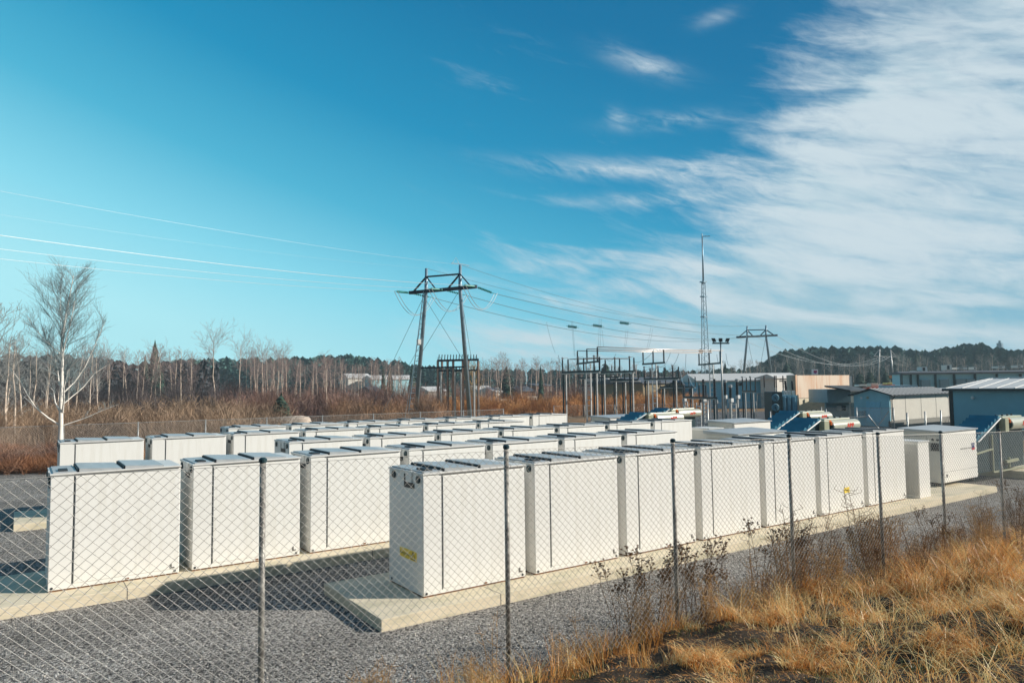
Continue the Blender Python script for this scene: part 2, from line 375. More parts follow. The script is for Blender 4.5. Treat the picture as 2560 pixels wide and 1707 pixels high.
# ------------------------------------------------------------------ concrete slabs and battery cabinets
ROWS = {1: (0.0, 0.0), 2: (-6.57, 5.507), 3: (0.504, 10.853), 4: (-5.95, 16.662), 5: (0.978, 21.539)}
CL, GAP, CD, CH = 2.713, 0.285, 1.70, 2.6
PITCH = CL+GAP
rname = {1: 'front', 2: 'second', 3: 'third', 4: 'fourth', 5: 'fifth and farthest'}
ordn = ['first', 'second', 'third', 'fourth', 'fifth', 'sixth', 'seventh']
for r, (x0, y0) in ROWS.items():
    xe = x0+7*PITCH+(5.9 if r in (1, 3, 5) else 7.0)
    s = MB().box(x0-1.3, xe, y0-0.72, y0+2.45, -0.45, 0.0)
    o = part('concrete_slab', s, concrete, bevel=0.012); 
    tag(o, 'pale concrete foundation slab carrying the %s row of white battery cabinets' % rname[r], 'concrete slab', 'concrete slabs under the cabinet rows')
    for jx in np.arange(x0+1.5, xe-1, 6.0): part('expansion_joint', MB().box(jx, jx+0.018, y0-0.724, y0+2.3, -0.3, 0.0015), gasket_soft, o)
def make_cabinet():
    T = thing('battery_cabinet', (0, 0, 0), '', 'battery cabinet', 'white battery cabinets in five rows')
    bd = MB().box(0, CL, 0.012, CD, 0.03, CH)
    part('body', bd, white, T, bevel=0.012)
    nar = MB().box(0.012, 0.452, 0.0, 0.014, 0.045, CH-0.03); part('side_panel', nar, white, T)
    dr = MB().box(0.492, CL-0.012, -0.004, 0.014, 0.135, CH-0.05); dr_o = part('door', dr, white_door, T, bevel=0.006)
    part('door_seal', MB().box(0.452, 0.480, 0.002, 0.016, 0.11, CH-0.03), gasket, T)
    part('base_rail', MB().box(0.452, CL-0.012, 0.0, 0.014, 0.04, 0.115), white, T)
    part('base_seal', MB().box(0.02, CL-0.02, 0.03, CD-0.02, -0.001, 0.03), mat_rust, T)
    rf = MB().box(-0.015, CL+0.015, -0.018, CD+0.015, CH+0.003, CH+0.045); part('roof', rf, roof_light, T, bevel=0.008)
    part('latch', MB().box(CL-0.20, CL-0.17, -0.02, -0.005, 0.16, 0.26).box(CL-0.169, CL-0.11, -0.02, -0.005, 0.16, 0.185), gasket_soft, T)
    part('grounding_lug', MB().box(1.55, 1.62, -0.014, -0.001, 0.055, 0.085), mat_rust, T)
    # raised roof hatches; shade of their left sides put in as dark strips
    zr = CH+0.048
    for (xa, xb) in ((0.56, 1.42), (1.50, 2.34)):
        hp = MB(); a = xa; bq = xb
        V = [(a, 0.03, zr), (bq, 0.03, zr), (bq, CD-0.05, zr), (a, CD-0.05, zr), (a, 0.03, zr+0.075), (bq, 0.03, zr+0.028), (bq, CD-0.05, zr+0.028), (a, CD-0.05, zr+0.075)]
        hp.add(V, [(0, 3, 2, 1), (4, 5, 6, 7), (0, 1, 5, 4), (1, 2, 6, 5), (2, 3, 7, 6), (3, 0, 4, 7)])
        ho = part('roof_hatch', hp, roof_grey, T)
        part('hatch_edge_shade', MB().box(a-0.035, a-0.003, 0.05, CD-0.07, zr-0.001, zr+0.06), gasket, ho)
    part('roof_plate', MB().box(0.05, 0.50, 0.04, CD-0.04, zr, zr+0.022), roof_grey, T)
    ve = MB().box(0.16, 0.34, 0.20, 0.62, zr+0.024, zr+0.055); part('roof_vent', ve, gasket, T)
    part('drip_edge', MB().box(0.46, CL, -0.030, -0.019, CH-0.004, CH+0.012), gasket_soft, T)
    # folded lifting bracket with its dark U shaped recess on the left end
    br = MB().box(-0.030, -0.002, 0.50, 0.78, CH-0.20, CH+0.05); part('lifting_plate', br, white, T)
    rc = MB().box(-0.012, 0.001, 0.40, 0.90, CH-0.33, CH-0.205).box(-0.012, 0.001, 0.785, 0.90, CH-0.204, CH-0.03); part('recess', rc, gasket, T)
    for yy in (0.20, 1.42):
        bo = MB(); bo.lathe((-0.004, yy, CH-0.10), (-1, 0, 0), [(0, 0.085), (0.03, 0.085), (0.035, 0.06)], 14); part('lifting_eye', bo, teal_dark, T)
    for (xx, yy, ax) in ((0.075, -0.001, (0, -1, 0)), (CL-0.10, -0.001, (0, -1, 0))):
        h = MB(); h.lathe((xx, yy, 0.085), ax, [(0, 0.028), (0.010, 0.028), (0.011, 0.012)], 12); part('anchor_hole', h, gasket, T)
    h = MB(); h.lathe((-0.001, CD-0.15, 0.10), (-1, 0, 0), [(0, 0.03), (0.01, 0.03), (0.011, 0.014)], 12); part('anchor_hole', h, gasket, T)
    return T
mat_rust = mat('rust_edge', (0.28, 0.12, 0.045), 0.9, col2=(0.09, 0.05, 0.03), scale=5)
proto = make_cabinet(); snap = snapshot(proto)
first = True; cabs = {}
for r, (x0, y0) in ROWS.items():
    for c in range(7):
        if r == 1 and c == 0: lab = 'white battery cabinet leading the front row, yellow warning label on its shaded end'
        elif r == 1 and c == 5: lab = 'white battery cabinet with small yellow label on its door, sixth in front row'
        elif r == 1 and c == 6: lab = 'white battery cabinet at the right end of the front row beside the narrow grey kiosk'
        elif r == 2 and c == 0: lab = 'white battery cabinet leading the second row, closest to the left edge'
        else: lab = 'white battery cabinet, %s from the left in the %s row' % (ordn[c], rname[r])
        if first: o = proto; o.location = (x0, y0, 0); o['label'] = lab; first = False
        else: o = dup(proto, snap, (x0+c*PITCH, y0, 0), 0, lab)
        cabs[(r, c)] = o
# warning labels
s1 = part('warning_label', MB().box(-0.006, 0.0, 0.30, 1.13, 0.70, 0.91), yellow, cabs[(1, 0)], label='yellow high voltage warning label')
text_mesh('lettering', 'Hengenvaara', 0.105, black, s1, (-0.0065, 0.84, 0.80), (R(90), 0, R(-90)), 0.001)
tri = MB(); A = [(-0.008, 0.58, 0.73), (-0.008, 0.36, 0.73), (-0.008, 0.47, 0.895)]
for i in range(3): tri.bar(A[i], A[(i+1) % 3], 0.014, 0.004, up=(1, 0, 0))
tri.bar((-0.008, 0.465, 0.85), (-0.008, 0.485, 0.80), 0.012, 0.004, up=(1, 0, 0)); tri.bar((-0.008, 0.485, 0.805), (-0.008, 0.462, 0.755), 0.012, 0.004, up=(1, 0, 0))
part('warning_symbol', tri, black, s1)
s2 = part('warning_label', MB().box(1.42, 1.76, -0.008, -0.0045, 0.64, 0.83), yellow, cabs[(1, 5)], label='small yellow warning label on the door')
text_mesh('lettering', 'Hengenvaara', 0.048, black, s2, (1.58, -0.009, 0.74), (R(90), 0, 0), 0.0006)

# ------------------------------------------------------------------ inverter cabinets
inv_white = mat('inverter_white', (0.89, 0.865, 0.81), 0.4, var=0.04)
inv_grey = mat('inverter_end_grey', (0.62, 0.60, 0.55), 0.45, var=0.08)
navy = mat('emblem_blue', (0.02, 0.05, 0.20), 0.4); red_e = mat('emblem_red', (0.62, 0.02, 0.03), 0.4)
def make_inverter():
    T = thing('inverter_cabinet', (0, 0, 0), '', 'inverter cabinet', 'white inverter cabinets at the row ends')
    W_, D_, H_ = 3.3, 1.75, 2.36
    part('body', MB().box(0.03, W_, 0.03, D_, 0.16, H_-0.06), inv_white, T, bevel=0.015)
    part('front_panel', MB().box(0.06, W_-0.02, 0.0, 0.028, 0.18, H_-0.09), inv_white, T, bevel=0.01)
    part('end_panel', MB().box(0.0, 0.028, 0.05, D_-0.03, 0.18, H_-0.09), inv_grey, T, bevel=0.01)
    part('roof', MB().add([(-0.05, -0.06, H_-0.058), (W_+0.06, -0.06, H_-0.058), (W_+0.06, D_+0.06, H_-0.058), (-0.05, D_+0.06, H_-0.058), (-0.05, -0.06, H_-0.01), (W_+0.06, -0.06, H_-0.01), (W_+0.06, D_+0.06, H_+0.07), (-0.05, D_+0.06, H_+0.07)],
         [(0, 3, 2, 1), (4, 5, 6, 7), (0, 1, 5, 4), (1, 2, 6, 5), (2, 3, 7, 6), (3, 0, 4, 7)]) or MB(), roof_grey, T) if False else None
    rm = MB(); rm.add([(-0.05, -0.06, H_-0.058), (W_+0.06, -0.06, H_-0.058), (W_+0.06, D_+0.06, H_-0.058), (-0.05, D_+0.06, H_-0.058), (-0.05, -0.06, H_-0.01), (W_+0.06, -0.06, H_-0.01), (W_+0.06, D_+0.06, H_+0.07), (-0.05, D_+0.06, H_+0.07)],
         [(0, 3, 2, 1), (4, 5, 6, 7), (0, 1, 5, 4), (1, 2, 6, 5), (2, 3, 7, 6), (3, 0, 4, 7)]); part('roof', rm, roof_grey, T)
    part('vent_grille', MB().box(-0.012, 0.002, 0.12, 0.46, 1.52, 1.84), gasket, T)
    for yy in (0.16, 0.36):
        k = MB(); k.lathe((0.0, yy, 1.98), (-1, 0, 0), [(0, 0.05), (0.03, 0.05), (0.05, 0.03)], 10); part('switch_knob', k, gasket, T)
    ln = MB()
    for a_, b_ in (((0, 0.6, 2.10), (0, 1.6, 2.10)), ((0, 0.6, 2.10), (0, 0.6, 1.86)), ((0, 0.5, 1.86), (0, 0.5, 1.5)), ((0, 0.1, 1.5), (0, 0.5, 1.5)), ((0, 0.1, 2.14), (0, 0.46, 2.14))):
        ln.bar((-0.002, a_[1], a_[2]), (-0.002, b_[1], b_[2]), 0.012, 0.012)
    part('panel_line', ln, gasket_soft, T)
    f = MB().bar((0.12, -0.003, 0.62), (W_-0.05, -0.003, 0.62), 0.008, 0.008).bar((0.12, -0.003, 0.42), (0.5, -0.003, 0.42), 0.008, 0.008).bar((0.09, -0.003, 0.2), (0.09, -0.003, 2.2), 0.008, 0.008)
    part('door_line', f, gasket_soft, T)
    part('latch', MB().box(0.28, 0.34, -0.02, -0.001, 0.40, 0.52), gasket, T)
    em = part('emblem', MB().box(2.78, 3.04, -0.012, -0.001, 1.40, 1.70), navy, T)
    red = MB(); red.add([(2.78, -0.015, 1.40), (3.04, -0.015, 1.40), (3.04, -0.015, 1.54), (2.92, -0.015, 1.47), (2.78, -0.015, 1.50)], [(0, 1, 2, 3, 4)]); part('emblem_swoosh', red, red_e, em)
    text_mesh('emblem_letters', 'SMA', 0.10, inv_white, em, (2.91, -0.013, 1.62), (R(90), 0, 0), 0.001)
    text_mesh('lettering', 'SUNNY CENTRAL STORAGE', 0.085, gasket_soft, T, (2.72, -0.002, 1.50), (R(90), 0, 0), 0.001, align='RIGHT')
    for xx in (0.2, W_-0.25): part('foot', MB().box(xx, xx+0.12, 0.1, 0.3, 0, 0.16), dark_metal, T)
    part('plinth', MB().box(0.15, W_-0.15, 0.4, D_-0.2, 0.0, 0.158), dark_metal, T)
    return T
inv = make_inverter(); isnap = snapshot(inv)
IPOS = [(24.9, 0.5, 'white inverter cabinet with a blue and red emblem, right of the front row'),
        (17.7, 5.35, 'white inverter cabinet whose grey roof shows just above the front row roofs'),
        (24.6, 10.9, 'white inverter cabinet behind the nearer grey roofed one, left of the upper blue transformer'),
        (24.3, 20.4, 'farthest white inverter cabinet, left of the smallest blue transformer pair')]
inv.location = (IPOS[0][0], IPOS[0][1], 0); inv['label'] = IPOS[0][2]
for x, y, l in IPOS[1:]: dup(inv, isnap, (x, y, 0), 0, l)
# narrow kiosks
def kiosk(x, y, w, d, h, lab):
    T = thing('cable_kiosk', (x, y, 0), lab, 'kiosk', 'narrow cable kiosks at the row ends')
    part('body', MB().box(0, w, 0, d, 0, h), inv_white, T, bevel=0.01)
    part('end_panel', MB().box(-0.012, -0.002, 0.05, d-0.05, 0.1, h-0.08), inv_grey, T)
    part('lid', MB().box(-0.03, w+0.03, -0.03, d+0.03, h+0.002, h+0.05), roof_light, T)
kiosk(21.25, -0.24, 0.86, 1.35, 2.12, 'narrow grey kiosk standing between the front row and the inverter cabinet')
kiosk(22.1, 10.5, 1.15, 1.2, 2.12, 'narrow grey kiosk at the end of the third row beside an inverter cabinet')

# ------------------------------------------------------------------ transformers
def make_trafo():
    T = thing('oil_transformer', (0, 0, 0), '', 'transformer', 'blue finned oil transformers')
    x0, z0, x1, z1 = 0.15, 1.66, 3.10, 2.70
    k = 8; mbp = MB(); y0, y1 = 0.15, 1.40
    V = []
    for i in range(k*2+1):
        tt = i/(k*2); off = 0.16 if i % 2 else 0.0
        x = x0+(x1-x0)*tt; z = z0+(z1-z0)*tt+off; V += [(x, y0, z), (x, y1, z), (x, y1, z-0.12-off), (x, y0, z-0.12-off)]
    Fc = []
    for i in range(k*2):
        a = i*4; Fc += [(a, a+4, a+5, a+1), (a+1, a+5, a+6, a+2), (a+2, a+6, a+7, a+3), (a+3, a+7, a+4, a)]
    Fc += [(0, 1, 2, 3), (k*8+3, k*8+2, k*8+1, k*8)]; mbp.add(V, Fc)
    part('radiator_fins', mbp, blue_fin, T)
    ra = MB(); ra.tube([(x0+0.3, 0.08, z0+0.02), (x1-0.12, 0.08, z1-0.02)], 0.035, 8); part('handrail', ra, roof_light, T)
    dk = MB(); dk.slab([(0.15, 0.17, 0.25), (3.6, 0.17, 0.25), (3.6, 0.17, 2.2), (3.0, 0.17, 2.50), (0.15, 0.17, 1.52)], (0, 1, 0), 1.2); part('tank', dk, teal_dark, T)
    fr = MB().bar((0.2, 0.10, 1.15), (2.0, 0.10, 1.28), 0.07).bar((1.95, 0.10, 0.16), (1.95, 0.10, 1.95), 0.06).bar((1.95, 0.10, 0.2), (5.6, 0.10, 0.2), 0.07).bar((3.2, 0.05, 0.6), (4.6, 0.05, 0.62), 0.12).bar((3.6, 0.05, 0.3), (3.6, 0.05, 0.8), 0.08); part('base_frame', fr, khaki, T)
    part('control_box', MB().box(3.0, 3.42, -0.1, 0.42, 2.02, 2.66), khaki, T, bevel=0.02)
    ctop = MB(); ctop.box(3.42, 5.7, 0.16, 0.9, 2.30, 2.72); part('cover_plate', ctop, khaki, T, bevel=0.03)
    cy = MB(); cy.lathe((3.72, 0.12, 2.36), (1, 0, 0), [(0, 0.26), (0.02, 0.285), (0.05, 0.29), (2.3, 0.29), (2.38, 0.26), (2.42, 0.18)], 24)
    co = part('conservator', cy, cyl_mat, T, smooth=False)
    cap = MB(); cap.lathe((3.718, 0.12, 2.36), (-1, 0, 0), [(0, 0.255), (0.03, 0.255), (0.04, 0.2)], 20); part('end_cap', cap, teal_dark, co)
    text_mesh('lettering', 'ABB', 0.30, red_txt, co, (5.15, -0.172, 2.36), (R(90), 0, 0), 0.004, bold=0.012, sx=1.15)
    v = MB().box(3.56, 3.72, -0.02, 0.1, 2.52, 2.66).box(3.60, 3.66, -0.10, 0.0, 2.44, 2.60); part('valve', v, orange, T)
    for q_ in (3.55, 4.3, 4.9, 5.4):
        bb = MB(); bb.lathe((q_, 0.5, 2.72), (0, 0, 1), [(0, 0.05), (0.05, 0.05), (0.08, 0.02)], 8); part('bolt_cap', bb, dark_metal, T)
    mt_ = MB().box(3.6, 5.8, 0.2, 1.5, 0.25, 2.28); part('main_tank', mt_, teal_dark, T, bevel=0.03)
    return T
tr = make_trafo(); tsnap = snapshot(tr)
TPOS = [(28.25, 0.55, 'blue finned transformer with khaki cylinder behind the emblem cabinet at the right edge'),
        (21.0, 5.35, 'blue finned transformer in front of the concrete wall, nearer of the middle pair'),
        (27.9, 10.9, 'blue finned transformer in front of the concrete wall, farther of the middle pair'),
        (21.0, 16.7, 'nearer of the two small blue transformers behind the back rows'),
        (27.3, 20.6, 'farther of the two small blue transformers behind the back rows')]
tr.location = (TPOS[0][0], TPOS[0][1], 0); tr['label'] = TPOS[0][2]
for x, y, l in TPOS[1:]: dup(tr, tsnap, (x, y, 0), 0, l)
tag(part('concrete_plinth', MB().box(32.2, 42, -0.2, 3.0, -0.45, 0.12), concrete, bevel=0.01), 'low concrete plinth under the transformer at the right edge', 'concrete plinth')

# ------------------------------------------------------------------ chain link fences
def link_panel_segments(x0, x1, ztop, zbot, w=0.047, h=0.045, r=0.0032, depth=0.006):
    # every wire is a flattened zigzag hooked into its neighbours
    nx = int((x1-x0)/w); P = []; Q = []
    for i in range(nx):
        xa = x0+i*w; xb = xa+w*1.06; zt = ztop(xa); zb = zbot(xa); ns = int((zt-zb)/h)
        k = np.arange(ns); za = zt-k*h; sw = ((k+i) % 2) == 0
        X0 = np.where(sw, xa, xb); X1 = np.where(sw, xb, xa)
        Ya = np.where((k % 2) == 0, -depth, depth)
        P.append(np.stack([X0, Ya*0.3, za], 1)); Q.append(np.stack([X1, -Ya*0.3, za-h], 1))
    return np.concatenate(P), np.concatenate(Q)
NF = thing('chain_link_fence', (0, -7.0, 0), 'near chain link fence with round steel posts in front of the white cabinets', 'fence')
P_, Q_ = link_panel_segments(-9.5, 21.0, lambda x: ftop(x)-0.05, lambda x: ftop(x)-2.6)
V_, F_ = seg_tubes(P_, Q_, 0.0026, 0.0026, 3)
me = fast_mesh('chain_link_mesh', V_, F_, galv_wire); mo = link(bpy.data.objects.new('chain_link_mesh', me), NF)
for zz in (0.045,):
    tw = MB(); tw.tube([(x, -0.012, ftop(x)-zz) for x in np.arange(-9.5, 21.1, 1.0)], 0.0028, 5); part('tension_wire', tw, galv_wire, NF)
px = [-8.05, -5.32, -2.57, 0.22, 2.91, 5.62, 8.03, 10.79, 13.5, 16.2, 18.9]
for x in px:
    z = ftop(x); p_ = MB(); p_.tube([(x, 0.045, z-3.0), (x, 0.045, z-0.02)], 0.028, 14)
    po = part('fence_post', p_, pole_mat, NF, smooth=True)
    c = MB(); c.lathe((x, 0.045, z-0.03), (0, 0, 1), [(0, 0.037), (0.03, 0.037), (0.045, 0.02)], 14); part('post_cap', c, teal_dark, po)

def copy_fence(root_label, pts, h, group=None, spacing=4.3, wsize=0.075, post_r=0.045, brace=False):
    T = thing('chain_link_fence', pts[0], root_label, 'fence', group)
    o0 = np.array(pts[0])
    for a, b in zip(pts[:-1], pts[1:]):
        a = np.array(a); b = np.array(b); L = np.linalg.norm((b-a)[:2]); n = max(1, round(L/spacing)); u = (b-a)/L; st = L/n
        ang = math.atan2(u[1], u[0])
        nx = int(st/wsize); ns = int(h/wsize*1.0)
        Pp = []; Qp = []
        for i in range(nx):
            k = np.arange(ns); sw = ((k+i) % 2) == 0; xa = i*st/nx; xb = xa+st/nx
            Pp.append(np.stack([np.where(sw, xa, xb), 0*k, h-k*h/ns], 1)); Qp.append(np.stack([np.where(sw, xb, xa), 0*k, h-(k+1)*h/ns], 1))
        V, Fq = seg_tubes(np.concatenate(Pp), np.concatenate(Qp), 0.0055, 0.0055, 3)
        me = fast_mesh('chain_link_panel', V, Fq, galv_wire)
        for i in range(n):
            o = link(bpy.data.objects.new('chain_link_panel', me), T); p = a+u*st*i-o0; o.location = tuple(p); o.rotation_euler = (0, 0, ang)
        pm = None
        for i in range(n+1):
            if pm is None:
                m_ = MB(); m_.tube([(0, 0.05, 0), (0, 0.05, h+0.05)], post_r, 8); po = part('fence_post', m_, galv, T, smooth=True); pm = po
            else: po = link(pm.copy(), T)
            p = a+u*st*i-o0; po.location = tuple(p)
        rl = MB(); rl.tube([tuple(a-o0+np.array([0, 0, h])), tuple(b-o0+np.array([0, 0, h]))], 0.016, 5); part('top_rail', rl, galv, T)
    return T
FY = 40.4
copy_fence('long chain link fence behind the cabinet rows, along the brown thicket', [(-34.9, FY, -0.25), (29.6, FY, -0.25)], 2.55)

# ------------------------------------------------------------------ lines and pylons
def pylon(name, label, group, PL, PR, tl, tr_, armL, armR, upL, upR, braceL=None, braceR=None, k=1.0, small=False):
    T = thing(name, ((PL+PR)/2), label, 'pylon', group); o = (PL+PR)/2
    loc = lambda p: np.array(p)-o
    for bs, tp in ((PL, tl), (PR, tr_)):
        j = None
        s = MB(); arm_pt = None
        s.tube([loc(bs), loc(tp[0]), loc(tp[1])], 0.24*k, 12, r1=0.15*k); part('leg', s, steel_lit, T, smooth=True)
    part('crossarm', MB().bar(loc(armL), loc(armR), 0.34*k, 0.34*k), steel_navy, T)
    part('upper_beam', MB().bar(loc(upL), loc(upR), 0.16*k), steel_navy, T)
    u = (armR-armL)
    jl = tl[0]; jr = tr_[0]
    for up_, a_, b_ in ((upL, 0.05, 0.42), (upR, 0.58, 0.93)):
        for dy in (-0.16, 0.16):
            off = np.array([dy*0.6, dy*0.8, 0])*k
            for t_ in (a_, b_): part('bracing', MB().bar(loc(up_+off), loc(armL+u*t_+off), 0.10*k), steel_navy, T)
    if braceL is not None: part('lower_beam', MB().bar(loc(braceL), loc(braceR), 0.16*k), steel_navy, T)
    return T, loc
D1L, D1R = 77.0, 73.5
armL, armR = at(1024, 732, 77.8), at(1191, 716.5, 73.0)
jl, jr = at(1065, 729, 76.6), at(1150, 721, 74.2)
bL = at(1039, 1046, 77.5); bL = bL+(bL-jl)/np.linalg.norm(bL-jl)*1.4; bR = at(1175, 1042, 74.5); bR = bR+(bR-jr)/np.linalg.norm(bR-jr)*1.4
bL[2] = -0.25; bR[2] = -0.25
t1, t2 = at(1066, 671, 76.6), at(1150.5, 662, 74.2)
u1, u2 = at(1066, 692, 76.6), at(1150, 685, 74.2)
PY, lc = pylon('guyed_pylon', 'large guyed portal pylon with navy crossarm behind the far fence', 'portal pylons', bL, bR, (jl, t1), (jr, t2), armL, armR, u1, u2, at(1050, 919.5, 77.2), at(1161, 917, 74.4))
# climbing ladder beside the left leg
ld = MB(); off = np.array([-0.85, 0.0, 0])
a0 = lc(bL)+off*1.2; a1 = lc(jl)+off*0.35
ld.tube([a0, a1], 0.05, 6)
for i in range(26):
    tt = i/26; pa = a0+(a1-a0)*tt; pb = lc(bL)+(lc(jl)-lc(bL))*tt
    ld.tube([pa, pb], 0.03, 5)
part('ladder', ld, steel_lit, PY)
gy = MB()
for A_, B_ in ((jl, gat(905, 84)), (jl, gat(1005, 40+30)), (jr, gat(1205, 82)), (at(1065, 750, 76.6), at(1158, 900, 74.4)), (at(1143, 735, 74.2), at(1040, 905, 77.5)), (at(1058, 850, 77), gat(930, 76))):
    gy.tube([lc(A_), lc(B_)], 0.022, 5)
part('guy_wire', gy, wire_dark, PY)
pk = MB()
pk.tube([lc(t2)+np.array([-1.0, 0.2, 0.1]), lc(t2)+np.array([0, 0, 0.1]), lc(t2)+np.array([1.0, -0.2, -0.05])], 0.03, 5)
pk.tube([lc(t2)+np.array([-0.9, 0.1, 0.1]), lc(t2)+np.array([-0.45, 0.1, 0.75]), lc(t2)+np.array([-0.15, 0.0, 0.15])], 0.02, 5)
part('earth_wire_clamp', pk, roof_light, PY)
part('cabinet_box', MB().bar(lc(at(1047, 862, 76.5)), lc(at(1047, 848, 76.5)), 0.35), roof_light, PY)
def ins_string(name, A_, B_, lab, disc=9, r=0.13, grp='insulator strings', cat='insulator'):
    A_ = np.array(A_); B_ = np.array(B_); L = np.linalg.norm(B_-A_); d = (B_-A_)/L; s = MB(); prof = [(0, 0.03), (L*0.12, 0.03)]
    for i in range(disc):
        t0 = L*0.14+i*L*0.72/disc; prof += [(t0, 0.05), (t0+L*0.02, r), (t0+L*0.05, 0.05)]
    prof += [(L*0.9, 0.03), (L, 0.03)]
    s.lathe((0, 0, 0), d, prof, 8); o = part(name, s, glass_ins); o.location = tuple(A_); tag(o, lab, cat, grp); return o
def cable(name, A_, B_, sag, r, mt, lab, group=None, n=24, cat='power line'):
    A_ = np.array(A_, float); B_ = np.array(B_, float); P = []
    for i in range(n+1):
        t_ = i/n; p = A_+(B_-A_)*t_-A_; p[2] -= sag*4*t_*(1-t_); P.append(p)
    s = MB(); s.tube(P, r, 5); o = part(name, s, mt); o.location = tuple(A_); return tag(o, lab, cat, group)
# phases: attach points along the crossarm
ua = armR-armL
att = [armL.copy(), armL+ua*0.5, armR-ua*0.02]
insL = [at(986, 728, 72.5), at(1071, 721.5, 70.5), at(1156, 713, 68.5)]
insR = [at(1080, 744, 79), at(1163, 738, 76.6), at(1236, 734, 75.5)]
att[0] = armL; att[1] = at(1110, 724.5, 75.4); att[2] = at(1189, 716.5, 73.1)
nm = ['left', 'middle', 'right']
farL = [(at(-260, 618, 36)), (at(-260, 590, 34)), (at(-260, 551, 32))]
for i in range(3):
    ins_string('insulator_string', att[i], insL[i], 'green glass insulator string on the sky side of the large pylon, %s phase' % nm[i])
    ins_string('insulator_string', att[i], insR[i], 'green glass insulator string on the substation side of the large pylon, %s phase' % nm[i])
    cable('power_line', insL[i], farL[i], [0.35, 0.4, 0.45][i], 0.013 if i < 2 else 0.019, wire_mat, ['lowest', 'middle', 'topmost'][i]+' of the three bright conductors running from the large pylon to the left edge', 'conductors')
    a_, b_ = insL[i], insR[i]
    P = []
    for k in range(17):
        t_ = k/16; p = a_+(b_-a_)*t_; p = p-a_; p[2] -= 2.05*4*t_*(1-t_)*(1 if i else 1.1); P.append(p)
    s = MB(); s.tube(P, 0.028, 5); P2 = [p+np.array([0.25, -0.2, 0.05]) for p in P]; s.tube(P2, 0.028, 5)
    o = part('jumper_loop', s, wire_mat); o.location = tuple(a_); tag(o, 'slack twin jumper cable looping under the crossarm, %s phase' % nm[i], 'cable', 'jumper loops')
cable('earth_wire', t2, at(-200, 440, 38), 0.4, 0.007, wire_mat, 'thin topmost earth wire from the right pole of the large pylon', 'earth wires')
cable('earth_wire', t1, at(-200, 505, 40), 0.4, 0.0035, wire_mat, 'thin earth wire from the left pole of the large pylon to the left', 'earth wires')
# second pylon
D2 = 161.0
a2L, a2R = at(1842, 843, 166), at(1943, 838, 157)
j2L, j2R = at(1868, 842, 163.5), at(1915, 839, 159.5)
b2L = at(1852, 1000, 164); b2R = at(1936, 975, 160); b2L[2] = -0.25; b2R[2] = -0.25
P2T, lc2 = pylon('guyed_pylon', 'smaller distant portal pylon standing above the blue hall roof', 'portal pylons', b2L, b2R, (j2L, at(1868, 815, 163.5)), (j2R, at(1915, 813, 159.5)), a2L, a2R, at(1868, 825, 163.5), at(1915, 824, 159.5), k=1.25)
g2 = MB()
for A_, B_ in ((j2L, gat(1900, 175)), (j2R, gat(1882, 168)), (j2L, gat(1845, 158))): g2.tube([lc2(A_), lc2(B_)], 0.035, 5)
part('guy_wire', g2, wire_dark, P2T)
# the three conductors between pylons, their mid span strings and droppers
att2 = [at(1843, 843, 166), at(1890, 841, 161.5), at(1940, 838, 157)]
midx = [(1431, 817), (1494, 814.5), (1561, 808)]
mids = []
for i in range(3):
    A_, B_ = insR[i], att2[i]
    cable('power_line', A_, B_, [2.6, 2.3, 1.5][i], 0.035, wire_dark, '%s of the dark conductors between the large and the distant pylon' % ['lowest', 'middle', 'topmost'][i], 'conductors')
    mx_, my_ = midx[i]; dd = 100+4*i
    ins_string('insulator_string', at(mx_-15, my_-2, dd), at(mx_+16, my_+2, dd+0.6), 'green insulator string hanging in mid span above the switchgear, %s one' % ['leftmost', 'middle', 'rightmost'][i], 7, 0.24, 'mid span insulators')
cable('earth_wire', t2, at(1868, 815, 163.5), 2.2, 0.02, wire_dark, 'thin earth wire from the large pylon to the left top of the distant pylon', 'earth wires', cat='power line')
cable('earth_wire', t1, at(1915, 813, 159.5), 2.2, 0.02, wire_dark, 'thin earth wire from the large pylon to the right top of the distant pylon', 'earth wires', cat='power line')
DR = [((1429, 803), (1436, 890), 100), ((1432, 803), (1438, 890), 100.3), ((1498, 796), (1496, 876), 104), ((1503, 796), (1500, 876), 104.3), ((1366, 805), (1388, 882), 95), ((1565, 824), (1560, 872), 108),
      ((1570, 824), (1563, 872), 108.4), ((1627, 818), (1615, 878), 112), ((1632, 819), (1619, 878), 112.4), ((1506, 826), (1509, 868), 104)]
for i, (a_, b_, d_) in enumerate(DR):
    cable('dropper_cable', at(a_[0], a_[1], d_), at(b_[0], b_[1], d_-12), 0.3, 0.018, wire_dark, 'thin vertical dropper cable hanging from the conductors down to the switchgear', 'dropper cables')
# lines from pylon 2 onwards and the two far pylons
for i, (x, y) in enumerate(((2310, 905), (2345, 900), (2370, 903))): pass
def far_pylon(x1, x2, ytop, d, lab):
    a = gat(x1[1], d); b = gat(x2[1], d+1); ta = at(x1[0], ytop, d); tb = at(x2[0], ytop+1, d+1)
    T = thing('guyed_pylon', (a+b)/2, lab, 'pylon', 'portal pylons'); o = (a+b)/2
    for p, q_ in ((a, ta), (b, tb)):
        s = MB(); s.tube([p-o, q_-o], 0.28, 8, r1=0.2); part('leg', s, galv, T, smooth=True)
    m1 = ta+(a-ta)*0.16-o; m2 = tb+(b-tb)*0.16-o; dd_ = (m2-m1)*0.45
    part('crossarm', MB().bar(m1-dd_, m2+dd_, 0.22), galv, T)
    part('bracing', MB().bar(ta-o, m1-dd_, 0.15), galv, T); part('bracing', MB().bar(tb-o, m2+dd_, 0.15), galv, T)
far_pylon((2199, 2193), (2226, 2236), 873, 265, 'thin pale portal pylon in front of the dark wooded hill')
far_pylon((2307, 2306), (2324, 2328), 890, 340, 'farthest thin pale pylon above the left end of the long blue warehouse')
